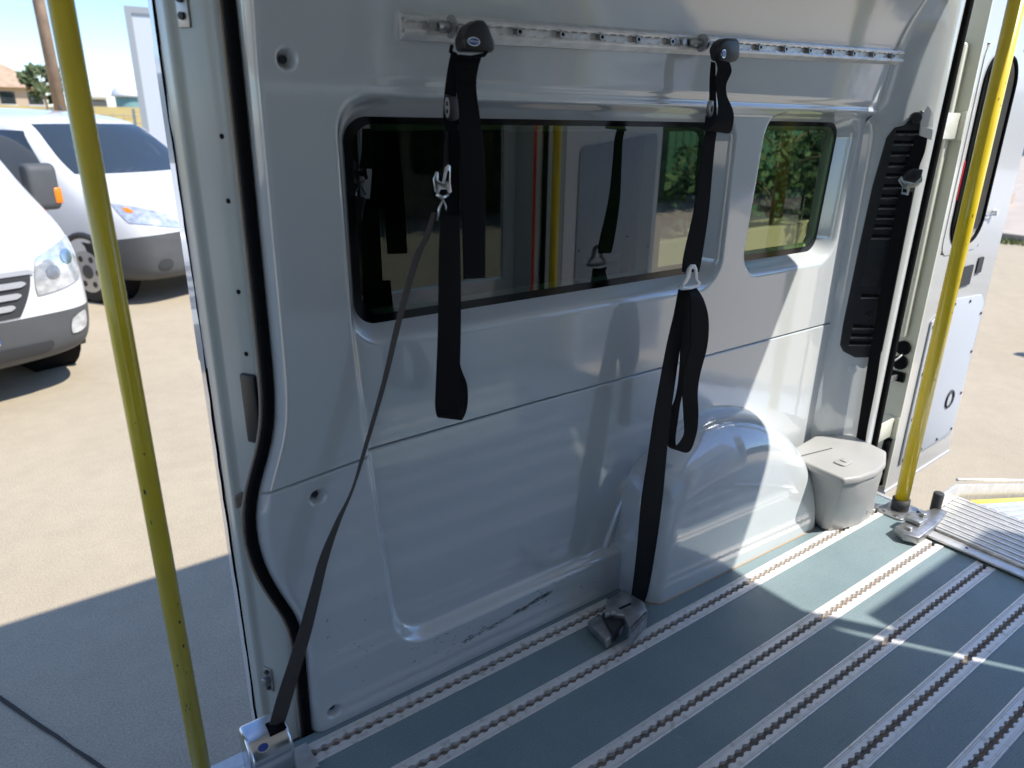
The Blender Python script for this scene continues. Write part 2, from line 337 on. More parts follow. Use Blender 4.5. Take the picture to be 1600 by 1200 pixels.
# ---- side wall as a sculpted sheet
def smooth(t): t = np.clip(t, 0, 1); return t*t*(3-2*t)
ZE = [0, .06, .2, .278, .34, .406, .46, .525, .58, .629, .70, .774, .868, 1.19, 1.41, 1.95]
XE = [.358, .358, .361, .360, .337, .312, .299, .294, .300, .316, .346, .357, .359, .362, .364, .365]
def sinterp(z, zs, xs):
    v = np.interp(z, zs, xs)
    for d in (.02, .04): v = v+np.interp(z-d, zs, xs)+np.interp(z+d, zs, xs)
    return v/5
def xe(z): return sinterp(z, ZE, XE)
def xl(z): return np.interp(z, [0,.2,.4,.647,.87,1.25,2], [.572,.557,.539,.519,.505,.501,.498])
def zg(x): return np.interp(x, [.2,.35,.52,.97,1.65,2.25], [.590,.604,.620,.629,.634,.636])
def rsd(x, z, x0, x1, z0, z1, r):
    cx, cz, hx, hz = (x0+x1)/2, (z0+z1)/2, (x1-x0)/2-r, (z1-z0)/2-r
    dx, dz = np.abs(x-cx)-hx, np.abs(z-cz)-hz
    return np.hypot(np.maximum(dx,0), np.maximum(dz,0))+np.minimum(np.maximum(dx,dz),0)-r
WIN = [(.519, 1.597, .838, 1.284, .075), (1.705, 2.165, .848, 1.290, .075)]
YB, YF, YG = 1.190, 1.222, 1.275
def wx(k, x, z): return x-(.07*(z-1.07) if k == 1 else 0)      # the small window leans back
HOLES = [(.427, 1.337), (.413, .566), (.406, .040)]
def smin(a, b, k):
    h = np.clip(.5+.5*(b-a)/k, 0, 1); return b*(1-h)+a*h-k*h*(1-h)
def lean(z): return np.where(z < 1.58, 1.9*np.maximum(0, z-1.40)**2, .0616+.684*(z-1.58))+.012*smooth((z-1.30)/.15)
def wall_y(x, z):
    zb = np.where(x < 1.5, .122+.0*x, -.5)
    d = smin(smin(x-xl(z), 1.292-z, .07), z-zb, .09)
    y = YB+(YF-YB)*smooth((d+.002)/.022)
    y = y+.006*np.exp(-((z-1.303)/.010)**2)*smooth((x-.55)/.1)           # bead above the ledge
    y = y-lean(z)
    for k, (a,b,c,dd,r) in enumerate(WIN):
        s = rsd(wx(k, x, z), z, a, b, c, dd, r)
        y = y+(1.298-YF)*smooth((.006-s)/.056)
    e = x-xe(z); y = y+np.where(e < .026, .030*(1-np.sqrt(np.maximum(0, 1-(1-np.clip(e,0,.026)/.026)**2))), 0)
    for hx, hz in HOLES:
        r = np.hypot(x-hx, z-hz); y = y+.022*smooth((.0175-r)/.009)
    y = y-.02*smooth((x-2.10)/.05)*0
    return y
def dens(lo, hi, step, fine):
    out = [lo]; 
    while out[-1] < hi:
        s = step
        for (a, b, f) in fine:
            if a <= out[-1] <= b: s = min(s, f)
        out.append(out[-1]+s)
    out[-1] = hi; return np.array(out)
XW1 = 2.205
us = (dens(.34, XW1, .0065, [(.33,.44,.0026),(.46,.60,.0035),(1.51,1.78,.0035),(2.05,2.205,.0035)])-.34)/(XW1-.34)
def sheet(name, zlo, zhi, vs):
    U, Vv = np.meshgrid(us, vs)
    X0 = .34+U*(XW1-.34); Z0l, Z1l = zlo(X0), zhi(X0); Z = Z0l+(Z1l-Z0l)*Vv
    X = xe(Z)+U*(XW1-xe(Z)); Z0l, Z1l = zlo(X), zhi(X); Z = Z0l+(Z1l-Z0l)*Vv; X = xe(Z)+U*(XW1-xe(Z))
    Y = wall_y(X, Z)
    Y = Y+.007*smooth((.004-np.abs(Z-zg(X)))/.004)
    S = np.minimum.reduce([rsd(wx(k, X, Z), Z, *w) for k, w in enumerate(WIN)])
    n, m = X.shape; P = np.stack([X, Y, Z], -1).reshape(-1, 3); dead = (S < -.0505)
    ii, jj = np.mgrid[0:n-1, 0:m-1]
    q = np.stack([ii*m+jj, ii*m+jj+1, (ii+1)*m+jj+1, (ii+1)*m+jj], -1).reshape(-1, 4)
    df = dead.reshape(-1); keep = ~(df[q].all(1)); q = q[keep]
    me = bpy.data.meshes.new(name); me.vertices.add(len(P)); me.vertices.foreach_set('co', P.ravel())
    me.loops.add(len(q)*4); me.loops.foreach_set('vertex_index', q.ravel().astype(np.int32)); me.polygons.add(len(q))
    me.polygons.foreach_set('loop_start', np.arange(len(q), dtype=np.int32)*4); me.polygons.foreach_set('loop_total', np.full(len(q), 4, np.int32))
    me.polygons.foreach_set('use_smooth', [True]*len(q)); me.update(); me.validate()
    me.materials.append(M['wall']); o = bpy.data.objects.new(name, me); COL.objects.link(o); o.parent = van; return o
G = .0012
low_v = dens(0, 1, .010, [(0,.25,.0056),(.84,1,.0045),(.97,1,.0018)])
up_v = dens(0, 1, .0068, [(0,.02,.0010),(.16,.25,.0036),(.43,.53,.0026),(.53,.58,.0024)])
lower = sheet('lower_wall_panel', lambda x: 0*x+.001, lambda x: zg(x)-G, low_v)
upper = sheet('upper_wall_panel', lambda x: zg(x)+G, lambda x: 0*x+1.9, up_v)
for k, (hx, hz) in enumerate(HOLES):
    MB().tube([(hx, YB+.016, hz), (hx, YB+.028, hz)], .0065, 12).build('screw', M['dark'], lower if k else upper)
# scuffs rubbed into the lower panel: thin flecks on its surface
random.seed(11)
def fleck(cx, cz, w, h, ang, par):
    n = 7; P = []; 
    for i in range(n):
        t = 2*math.pi*i/n; rr = .6+.5*random.random(); a, b = w*rr*math.cos(t), h*rr*math.sin(t)
        x = cx+a*math.cos(ang)-b*math.sin(ang); z = cz+a*math.sin(ang)+b*math.cos(ang)
        P.append((x, float(wall_y(np.array(x), np.array(z)))-.0012, z))
    return P
def flecks(spots, name, par, mm):
    b = MB()
    for s in spots: b.add(fleck(*s, par), [tuple(range(7))])
    o = b.build(name, mm, par); return o
sp = []
for i in range(70):
    u_ = random.random(); sp.append((.735+.26*u_, .066+.028*u_+random.gauss(0,.0035), random.uniform(.002,.016)*(.5+u_), random.uniform(.0004,.0014), random.uniform(.0,.22)))
flecks(sp, 'scuff_streak', lower, M['scuff'])['kind'] = 'stuff'
sp = [(random.uniform(.60,.80), random.uniform(.05,.115), random.uniform(.001,.009), random.uniform(.0004,.0011), random.uniform(-.2,.5)) for i in range(26)]
sp += [(random.uniform(.40,.52), random.uniform(.08,.30), random.uniform(.001,.006), random.uniform(.0004,.0011), random.uniform(-.6,1.3)) for i in range(14)]
sp += [(random.uniform(.95,1.18), random.uniform(.06,.125), random.uniform(.001,.005), random.uniform(.0006,.002), random.uniform(-.2,1.3)) for i in range(14)]
flecks(sp, 'scuff_flecks', lower, M['scuff'])['kind'] = 'stuff'
# ---- window panes with black border
for k, (a,b,c,d,r) in enumerate(WIN):
    def sl_(P): return [(x+(.07*(z-1.07) if k else 0), z) for x, z in P]
    o = MB().prism(sl_(rrect(a+.005,b-.005,c+.005,d-.005,r)), YG, YG+.004, 1).build('window', M['glass'] if k else M['glass_film'], van)
    o['label'] = ('large tinted rear quarter window behind the two hanging belts' if k == 0 else 'small tinted window next to the rear pillar')
    P1, P2 = sl_(rrect(a+.015,b-.015,c+.012,d-.015,.06,8)), sl_(rrect(a+.046,b-.042,c+.046,d-.041,.045,8)); n = len(P1)
    mk('black_border', [(x,YG-.0015,z) for x,z in P1]+[(x,YG-.0015,z) for x,z in P2], [(i,(i+1)%n,n+(i+1)%n,n+i) for i in range(n)], M['frit'], o)
# ---- outer skin round the windows
sk = MB()
for (x0,x1,z0,z1) in ((.33,2.40,-.25,.80),(.33,2.40,1.33,1.98),(.33,.50,.80,1.33),(1.625,1.70,.80,1.33),(2.30,2.40,.80,1.33)): sk.box(x0,x1,1.302,1.312,z0,z1)
sk.build('outer_side_skin', M['white'], van)
MB().box(-1.6,2.40,-.74,-.73,1.7,1.98).box(-1.6,-.95,1.318,1.33,-.25,1.98).box(-.95,.33,1.25,1.33,1.78,1.98).build('outer_skin_upper', M['white'], van)
# ---- wheel arch cover: rounded rim, flat leaning front
V = []; NT, NP = 96, 40; cx, rx, rz, dp = 1.640, .425, .455, .176
def arch_pt(th, s):
    c, sn = math.cos(th), math.sin(th); w = (.17 if c < 0 else .13)+.14*sn; t = min(1, (1-s)/w); p = (1-(1-t)**2.4)**(1/2.4)
    e = .95-.42*float(smooth(np.array((th-math.pi/2)/.9))); rr = rx if c > 0 else rx-.045
    x = cx+rr*s*np.sign(c)*abs(c)**e; z = rz*s*max(sn,0)**e
    return (x, 1.238-dp*p+.055*p*(z/rz)**2+.012*p*(x-cx)/rx*-1, z-.002)
for i in range(NT+1):
    for jx in range(NP+1): V.append(arch_pt(math.pi*i/NT, 1-(jx/NP)**1.6))
m_ = NP+1
arch = mk('wheel_arch_cover', V, [(i*m_+k, i*m_+k+1, (i+1)*m_+k+1, (i+1)*m_+k) for i in range(NT) for k in range(NP)], M['arch'], van, True)
rim_ = [arch_pt(math.pi, s) for s in np.linspace(1,.55,14)]+[arch_pt(0, s) for s in np.linspace(.55,1,14)]
MB().tube([(p[0],p[1]-.001,.001) for p in rim_], .0026, 8).build('sealant_bead', mat('tan sealant', (.40,.30,.20), .6), van, True)
# swage round the front of the arch
MB().tube([(1.64+.43*math.cos(t), 1.222, .47*math.sin(t)) for t in np.linspace(math.pi*.56,math.pi*.985,30)], .011, 8).build('arch_flange', M['arch'], arch, True)
# ---- D pillar beside the rear opening
SEAL_PX = [(1510,0),(1487,130),(1467,230),(1449,300),(1419,400),(1381,600),(1368,690)]
_sp = np.array([at(p,0,2.385) for p in SEAL_PX][::-1]); SEAL_Y = float(np.mean(_sp[:,1]))
_pf = np.polyfit(_sp[:,2], _sp[:,1], 2)
def sy(z): return float(np.polyval(_pf, min(max(z,.1),1.6)))-1.1*max(0, z-1.62)**2*1.5
PA, PB_ = np.array([2.205,1.208]), np.array([2.335,SEAL_Y+.004])
PN = nrm(np.array([-(PA-PB_)[1], (PA-PB_)[0]])); PN = -PN if PN[1] > 0 else PN   # faces the camera side
PN3 = np.array([PN[0], PN[1], 0]); PT = nrm(PB_-PA); PT3 = np.array([PT[0], PT[1], 0])
def pil(z):                          # plan outline of pillar lining at height z
    y0 = float(wall_y(np.array(2.204), np.array(z))); l_ = float(lean(np.array(z))); e = sy(z)
    P = [(2.203,y0+.002),(2.207,y0-.006),(2.216,1.190-l_*.8)]
    q0, q1 = np.array(P[-1]), np.array([2.335, e+.006-l_*0])
    for t in (.2,.5,.8,1): P.append(tuple(q0+(q1-q0)*t))
    P += [(2.350,e),(2.362,e-.002),(2.374,e+.002)]
    return P
zs = np.linspace(0, 1.9, 60); V = []; k = 10
for z in zs: V += [(x,y,z) for x,y in pil(z)]
mk('rear_pillar_lining', V, [(i*k+q, i*k+q+1, (i+1)*k+q+1, (i+1)*k+q) for i in range(len(zs)-1) for q in range(k-1)], M['wall'], van, True)
sealp = [(2.385, sy(z), z) for z in np.linspace(-.02,1.62,40)]
top_y, top_z = sealp[-1][1], sealp[-1][2]
arcp = [(2.385, top_y-.30*(1-math.cos(t)), top_z+.26*math.sin(t)) for t in np.linspace(0.1, math.pi/2, 10)]
MB().tube(sealp+arcp+[(2.385,-.1,1.885),(2.385,-.38,1.885),(2.385,-.43,1.86),(2.385,-.44,1.80),(2.385,-.44,-.02)], .014, 10).build('rear_door_seal', M['rubber'], van, True)
# body frame round the rear opening (rounded upper corners)
inner = [(1.045,-.05)]+[(p[1],p[2]) for p in sealp[4::4]]+[(p[1],p[2]) for p in arcp]+[(-.1,1.885),(-.38,1.885),(-.43,1.86),(-.44,1.80),(-.44,-.05)]
inner = [(y+(.012 if y > 0 else -.012), z) for y, z in inner]
outer = []
for y, z in inner:
    outer.append((1.33 if y > .3 else -.74, z) if z < 1.45 else (max(-.74, min(1.33, .3+(y-.3)*1.45)), max(z, 2.0)))
n = len(inner); V = [(x,y,z) for x in (2.372,2.402) for (y,z) in inner+outer]; N2 = 2*n; Fc = []
for i in range(n-1):
    Fc += [(i,i+1,n+i+1,n+i), (N2+i,N2+n+i,N2+n+i+1,N2+i+1), (i,N2+i,N2+i+1,i+1), (n+i,n+i+1,N2+n+i+1,N2+n+i)]
MB().add(V,Fc).build('rear_body_frame', M['jamb'], van)
# roof and the near side of the van (they shade and are mirrored in the lining)
MB().box(-1.6,2.37,-.62,1.16,1.905,1.93).build('roof_lining', mat('pale roof lining', (.80,.81,.81), .7), van)
MB().box(-1.6,2.41,-.74,1.33,2.0,2.03).build('roof', M['white'], van)
M['lin2'] = mat('mid grey lining', (.45,.47,.49), .5)
nw = MB()
for (x0,x1,z0,z1) in ((.38,2.36,0,.44),(.38,2.36,1.34,1.905),(.38,.62,.44,1.34),(1.44,1.50,.44,1.34),(2.26,2.36,.44,1.34),(-1.6,-.9,0,1.905),(-.9,.38,1.74,1.905)): nw.box(x0,x1,-.66,-.60,z0,z1)
nw.build('opposite_wall', M['wall'], van)
MB().box(.38,1.55,-.599,-.585,0,.43).build('opposite_dim_panel', M['lin2'], van)  # unseen panel added to dim the reflection and the left side
MB().box(-.42,.38,-.70,-.665,-.05,1.74).build('opposite_sliding_door', M['dark'], van)  # unseen door left part open to let in fill light
for (x0,x1) in ((.62,1.44),(1.50,2.26)): MB().box(x0,x1,-.64,-.636,.44,1.34).build('opposite_window', M['glass_clear'] if x0 > 1.45 else M['glass_dark'], van)
MB().box(2.31,2.37,-.60,-.452,0,1.9).build('opposite_pillar', M['jamb'], van)
MB().box(-1.6,-1.55,-.6,1.2,0,1.0).build('bulkhead', M['lin2'], van)
# ---- door seal of the side door
off = [(float(xe(np.array(z)))-.0085, 1.212, z) for z in np.linspace(-.03, 1.9, 70)]
MB().tube(off, .0098, 12).build('side_door_seal', M['rubber'], van, True)
edge = [(float(xe(np.array(z)))-.0205, 1.218, z) for z in np.linspace(-.03, 1.9, 70)]
MB().tube(edge, .0035, 8).build('seal_edge_trim', M['trim_tan'], van, True)
# ---- door jamb: steps of pressed metal, swept upright
def sweep(name, plan, z0, z1, m, n=26, wob=None):
    zs = np.linspace(z0, z1, n); V = []; k = len(plan)
    for z in zs:
        w = wob(z) if wob else 0
        V += [(x+w, y, z) for x, y in plan]
    return autosmooth(mk(name, V, [(i*k+q, i*k+q+1, (i+1)*k+q+1, (i+1)*k+q) for i in range(n-1) for q in range(k-1)], m, van), 50)
jamb = sweep('door_jamb', [(.44,1.238),(.345,1.238),(.335,1.244),(.303,1.300),(.299,1.307),(.293,1.309),(.287,1.312),(.284,1.319),(.2865,1.35),(.285,1.354),(.284,1.36)], -.2, 1.95, M['jamb'])
def jp(p): return hit(p, (.319,1.272,0), (-.868,-.496,0))    # point on the jamb's slanted face
JN = nrm(np.array([-.868,-.496,0])); JT = nrm(np.array([.496,-.868,0]))
for p in ((347,213),(357,314),(373,456),(385,553)):
    c = jp(p); MB().tube([c-JN*.004, c+JN*.0014], .0042, 14).build('drain_hole', M['rubber'], jamb)
c = jp((396,638)); up_ = np.array([0,0,1.])
MB().obox(c+JN*.004, JT, up_, JN, .017, .068, .005).build('latch_cover', M['black'], jamb, bevel=.004)
c = jp((421,1060)); pl_ = MB().obox(c+JN*.002, JT, up_, JN, .011, .030, .002).build('striker_plate', M['zinc'], jamb, bevel=.001)
MB().obox(c+JN*.010, JT, up_, JN, .006, .010, .007).build('striker', M['zinc'], pl_, bevel=.002)
for dz in (-.021,.021): MB().tube([c+up_*dz+JN*.003, c+up_*dz+JN*.008], .005, 8).build('bolt', M['dark'], pl_)
c = jp((287,12)); pl_ = MB().obox(c+JN*.002, JT, up_, JN, .012, .028, .002).build('striker_plate', M['zinc'], jamb, bevel=.001)
for dz in (-.012,.012): MB().tube([c+up_*dz+JN*.003, c+up_*dz+JN*.009], .0058, 8).build('bolt', M['dark'], pl_)
c = jp((381,777)); MB().obox(c+JN*.012, JT, up_, JN, .005, .014, .012).build('trim_clip', M['trim_tan'], jamb, bevel=.004)
# ---- sliding door, slid back along the outside
sd = MB()
plan = [(.296,1.372),(.286,1.385),(.286,1.43),(.299,1.44),(1.50,1.44),(1.51,1.43),(1.51,1.385),(1.50,1.372)]
for z0,z1 in ((-.28,.80),(1.36,1.83)): sd.prism(plan, z0, z1)
for x0,x1 in ((.286,.46),(1.42,1.51)): sd.box(x0,x1,1.372,1.44,.80,1.36)
door_s = sd.build('sliding_door', M['white'], van)
MB().prism(rrect(.46,1.42,.80,1.36,.05), 1.40, 1.404, 1).build('door_glass', M['carglass'], door_s)
MB().box(.40,1.40,1.362,1.371,-.15,.78).box(.315,.45,1.362,1.371,.80,1.36).build('door_inner_trim', M['dark'], door_s)
zz = np.linspace(-.25,1.9,60); random.seed(5)
MB().tube([(.2845+.001*math.sin(9*z)+.0015*random.random(), 1.383, z) for z in zz], .0022, 6).build('door_edge_seal', M['rubber'], door_s, True)
sw = MB(); 
for z in np.linspace(-.25,1.9,1): pass
sweep('door_edge_fold', [(.304,1.362),(.297,1.366),(.292,1.371),(.2875,1.380)], -.25, 1.9, M['jamb'], 60, lambda z: .004*math.exp(-((z-.72)/.05)**2)-.004*math.exp(-((z-1.25)/.04)**2)).parent = door_s
# ------------------------------------------------------------------ anchor rail on the wall
YR = 1.160
ra, rb = at((632,38),1,YR), at((1421,89),1,YR)
LR = float(np.linalg.norm(rb-ra)); ex = nrm(rb-ra); ez = np.array([0,-1.,0]); ey = np.cross(ez, ex)
wr = track('wall_rail', LR, M['alu'], van, .0125, .0112, depth=.009, chan=M['alu_floor'])
wr.matrix_world = Matrix([[ex[0],ey[0],ez[0],ra[0]],[ex[1],ey[1],ez[1],ra[1]],[ex[2],ey[2],ez[2],ra[2]],[0,0,0,1]])
body = [(-.0215,-.020),(-.0215,-.0165),(-.0135,-.0016),(-.0115,-.0016),(-.0115,-.011),(.0115,-.011),(.0115,-.0016),(.0135,-.0016),(.0215,-.0165),(.0215,-.020)]
MB().prism(body, 0, LR, 0).build('rail_base', M['alu'], wr)
i = 0
for kx in np.arange(.235, LR, .1016):
    MB().tube([(kx,0,-.011),(kx,0,.003)], .0072, 12).build('bolt', M['zinc'], wr); MB().tube([(kx,0,.0028),(kx,0,.0036)], .0036, 6).build('bolt_socket', M['rubber'], wr)
def rp(px, o=0, up=0):             # point on the rail under photo column px
    t = 0
    d = ray((px, 38+(px-632)*51/789)); tt = (YR-EYE[1])/d[1]; q = EYE+tt*d
    return q+ez*o+ey*up
def A(px, py, y): return at((px, py), 1, y)
def rows(lst): return [(A(l, py, yl), A(r, py2, yr)) for (l, r, py, py2, yl, yr) in lst]
def twist(lst, w=.044, sgn=1):     # (left px, right px, row, y): far edge goes deeper so the strap keeps its width
    out = []
    for l, r, py, y in lst:
        a = A(l, py, y); b = A(r, py, y); ww = np.linalg.norm(b-a); dy = math.sqrt(max(0, w*w-ww*ww))
        out.append((A(l, py, y-sgn*dy*.35), A(r, py, y+sgn*dy*.35)))
    return out
def anchor(px, parent, poly, y0, y1, bx, by, bw, bh):
    # stud with lock disc on the rail, black hood, small oval badge
    P = [A(a, b, y0)[[0,2]] for a, b in poly]
    hood = MB().prism([tuple(p) for p in P], y1, y0, 1, None).build('anchor_hood', M['black'], parent, bevel=.006, seg=3)
    c = rp(px-50, .004); d = rp(px-18, .010)
    MB().tube([rp(px-50,.002), rp(px-36,.006)], .0075, 12).tube([rp(px-36,.006), rp(px-14,.008)], .006, 10).build('lock_plunger', M['zinc'], parent, True)
    MB().tube([rp(px-36,.009), rp(px-33,.009)], .018, 24).build('lock_disc', M['zinc'], parent)
    MB().tube([rp(px-62,.001), rp(px-62,.009)], .0065, 12).build('track_stud', M['zinc'], parent)
    q = A(bx, by, y1-.0025); n = 24
    ring = MB().prism([(q[0]+bw*math.cos(2*math.pi*i/n), q[2]+bh*math.sin(2*math.pi*i/n)) for i in range(n)], y1-.0032, y1+.002, 1).build('badge', M['steel'], parent)
    MB().prism([(q[0]+bw*.84*math.cos(2*math.pi*i/n), q[2]+bh*.78*math.sin(2*math.pi*i/n)) for i in range(n)], y1-.0042, y1-.003, 1).build('badge_face', M['badge'], ring)
    return hood, ring, q, y1
def letters(text, c, y, size, parent, m, rot=0):
    cu = bpy.data.curves.new('badge_lettering', 'FONT'); cu.body = text; cu.size = size; cu.align_x = 'CENTER'; cu.align_y = 'CENTER'; cu.extrude = .0002
    o = bpy.data.objects.new('badge_lettering', cu); COL.objects.link(o); o.location = (c[0], y, c[2]); o.rotation_euler = (math.pi/2, rot, 0)
    dg = bpy.context.evaluated_depsgraph_get(); me = bpy.data.meshes.new_from_object(o.evaluated_get(dg)); mw = o.matrix_basis.copy()
    bpy.data.objects.remove(o); me.transform(mw); me.materials.append(m)
    o = bpy.data.objects.new('badge_lettering', me); COL.objects.link(o); o.parent = parent; return o
def tongue(parent, pts, y, th=.003, m=None):
    P = [A(a, b, y)[[0,2]] for a, b in pts]
    return MB().prism([tuple(p) for p in P], y-th, y, 1).build('buckle_tongue', m or M['steel'], parent, bevel=.0012)

# ------------------------------------------------------------------ left belt
b1 = empty('shoulder_belt', tuple(rp(735))); b1m = b1.matrix_basis.inverted()
tag(b1, 'black belt at the left rail end, thin strap stretched down to a chrome box', 'seat belt', 'belts hung from the wall rail')
b1p = b1
class Sub: pass
def fin(root):                       # keep children where they were drawn after the root was placed
    inv = Matrix.Translation(root.location).inverted()
    for c in root.children: c.matrix_parent_inverse = inv
hood, ring, q, y1 = anchor(735, b1, [(711,82),(708,62),(718,42),(731,34),(741,34),(748,44),(757,68),(758,80),(752,84)], 1.132, 1.098, 740, 65, .0125, .0068)
letters('Q\'STRAINT', q, y1-.0044, .0046, ring, M['badge_w'], math.radians(3))
MB().tube([A(706,72,1.118),A(704,80,1.112),A(712,88,1.106),A(735,90,1.10),A(756,86,1.10),A(762,78,1.104),A(758,70,1.112)], .0035, 8).build('strap_ring', M['rubber'], b1, True)
ribbon('pad_strap', rows([(713,752,86,90,1.112,1.104),(713,746,110,112,1.108,1.104),(713,744,135,138,1.112,1.108),(716,749,178,178,1.114,1.112),(719,756,240,240,1.112,1.112),(722,758,335,335,1.116,1.116),(724,758,436,434,1.118,1.118)]), M['strap'], b1, .0035, 6, 14)
st = MB()
for (l,r,yy) in ((714,747,107),(714,746,128)): st.tube([A(l,yy,1.1075),A((l+r)/2,yy+1,1.1045),A(r,yy+2,1.103)], .0007, 5)
st.build('stitching', M['rubber'], b1)
ribbon('back_strap', rows([(705,714,80,82,1.122,1.118),(699,714,110,112,1.126,1.12),(694,713,150,150,1.126,1.12),(693,714,190,188,1.126,1.122),(699,717,230,230,1.128,1.122),(693,717,300,300,1.128,1.124),(688,718,350,350,1.128,1.124)]), M['strap'], b1)
adj = MB().prism([tuple(A(a,b,1.118)[[0,2]]) for a,b in ((696,147),(704,150),(714,152),(716,186),(705,190),(697,186),(694,168))], 1.112, 1.122, 1).build('strap_adjuster', M['black'], b1, bevel=.003)
MB().prism([(A(699,168,1.1105)[0]+.0042*math.cos(t), A(699,168,1.11)[2]+.0165*math.sin(t)) for t in np.linspace(0,2*math.pi,20,endpoint=False)], 1.110, 1.113, 1).build('adjuster_plate', M['zinc'], adj)
for dz in (-.006,.006):
    cc = A(699,168,1.109); MB().prism(rrect(cc[0]-.0013,cc[0]+.0013,cc[2]+dz-.0035,cc[2]+dz+.0035,.0012,3), 1.1090, 1.1104, 1).build('adjuster_slot', M['rubber'], adj)
ribbon('loop_strap', rows([(690,717,335,338,1.118,1.113),(686,719,380,380,1.113,1.11),(685,720,450,450,1.112,1.11),(684,720,520,520,1.112,1.11),(681,718,600,600,1.11,1.106),(680,718,638,645,1.112,1.108),(686,722,652,656,1.128,1.124),(700,730,632,636,1.144,1.142),(702,730,600,602,1.148,1.146),(692,718,560,562,1.142,1.140),(690,718,480,480,1.132,1.130)]), M['strap_b'], b1, .0018, 8, 12)
ribbon('strap_tail', twist([(697,700,205,1.118),(694,701,250,1.118),(690,697,280,1.116)], .03), M['strap_b'], b1)
tg = tongue(b1, [(679,300),(676,280),(680,268),(684,268),(684,282),(690,285),(694,262),(699,256),(703,259),(703,286),(705,300),(700,303),(697,296),(688,296),(684,303)], 1.107)
MB().tube([A(682,303,1.104),A(690,309,1.102),A(700,305,1.104)], .0035, 8).build('tongue_bar', M['steel'], tg, True)
MB().tube([A(683,345,1.107),A(686,325,1.104),A(692,312,1.104),A(696,322,1.106),A(697,330,1.109)], .0022, 8).build('hook', M['steel'], tg, True)
MB().prism([tuple(A(a,b,1.104)[[0,2]]) for a,b in ((696,283),(700,266),(702,268),(701,284))], 1.1032, 1.1042, 1).build('tongue_slot', M['rubber'], tg)
ribbon('long_strap', twist([(675,681,332,1.116),(662,671,370,1.118),(645,655,405,1.12),(619,628,500,1.122),(596,603,600,1.124),(568,573.5,700,1.126),(549,552.5,765,1.127),(524,532,815,1.128),(500,514,870,1.13),(484,501,925,1.13),(467,487,985,1.13),(449,471,1040,1.131),(432,456,1092,1.132),(421,444,1132,1.133)], .036), M['strap_c'], b1, .0013)
# retractor box standing on the sill: rounded steel shell
def P3(p, y): return A(p[0], p[1], y)
rc = at((418,1192), 2, 0.0)
hx, hz_ = .040, .094
prof = []
x0, x1 = .206, .290; yb0, yb1 = 1.096, 1.178
pr = [(yb1,.004),(yb0+.004,.004),(yb0,.012)]+[(yb0+.045-.045*math.cos(t), .085+.045*math.sin(t)) for t in np.linspace(0,math.pi/2,9)]+[(yb1,.13)]
shell = MB().prism(pr, x0, x1, 0).build('retractor_box', M['steel'], b1, bevel=.011, seg=4)
cq = np.array([.248, yb0+.013, .117]); nn = nrm(np.array([0,-.707,.707])); uu = np.array([1.,0,0]); vv = np.cross(nn, uu)
def disc(c, r, r2, h): return MB().add([c+uu*r*math.cos(t)+vv*r2*math.sin(t)-nn*.004 for t in np.linspace(0,2*math.pi,24,endpoint=False)]+[c+uu*r*math.cos(t)+vv*r2*math.sin(t)+nn*h for t in np.linspace(0,2*math.pi,24,endpoint=False)], [tuple(range(24,48))]+[(i,(i+1)%24,24+(i+1)%24,24+i) for i in range(24)])
cq = np.array([.234, yb0+.0135, .1172])
bd = disc(cq, .012, .009, .0012).build('badge', M['steel'], shell); disc(cq+nn*.0005, .0098, .0072, .0012).build('badge_face', M['badge'], bd)
MB().box(.252,.284,1.118,1.150,.1285,.1312).build('strap_slot', M['rubber'], shell)
MB().tube([(.288,1.15,.03),(.298,1.15,.03)], .006, 10).build('locking_bolt', M['zinc'], shell)
MB().box(.19,.335,1.105,1.176,.0065,.0095).build('mounting_plate', M['alu'], b1)
fin(b1)
# ------------------------------------------------------------------ right belt
b2 = empty('shoulder_belt', tuple(rp(1125)))
tag(b2, 'black belt with white tongue hanging between the windows down to a floor bracket', 'seat belt', 'belts hung from the wall rail')
hood, ring, q, y1 = anchor(1127, b2, [(1109,95),(1106,78),(1112,66),(1120,61),(1136,61),(1141,66),(1141,90),(1136,97),(1122,100)], 1.132, 1.104, 1131, 84, .0075, .0085)
ribbon('pad_strap', rows([(1117,1140,92,98,1.112,1.104),(1121,1143,108,112,1.108,1.10),(1117,1135,128,132,1.112,1.106),(1120,1136,148,150,1.11,1.106),(1122,1145,172,172,1.104,1.098),(1116,1146,192,190,1.102,1.096),(1102,1140,204,208,1.112,1.108),(1101,1122,196,200,1.124,1.122),(1103,1120,180,180,1.128,1.126)]), M['strap'], b2, .0022, 8, 12)
ribbon('back_strap', rows([(1111,1118,96,98,1.125,1.12),(1109,1118,120,122,1.128,1.124),(1108,1119,160,160,1.13,1.126),(1104,1120,200,200,1.13,1.126),(1098,1117,225,225,1.13,1.124),(1093,1113,267,267,1.13,1.124),(1083,1107,333,333,1.13,1.124),(1068,1097,400,400,1.128,1.122),(1066,1092,425,425,1.126,1.12)]), M['strap_b'], b2)
adj = MB().prism([(A(1111,170,1.115)[0]+.0065*math.cos(t), A(1111,170,1.115)[2]+.018*math.sin(t)) for t in np.linspace(0,2*math.pi,20,endpoint=False)], 1.112, 1.124, 1).build('strap_adjuster', M['zinc'], b2, bevel=.002)
cc = A(1112,170,1.112); MB().prism(rrect(cc[0]-.0016,cc[0]+.0016,cc[2]-.006,cc[2]+.006,.0014,3), 1.1112, 1.1122, 1).build('adjuster_slot', M['rubber'], adj)
M['tongue_w'] = mat('worn white tongue', (.80,.80,.78), .35, metal=.3)
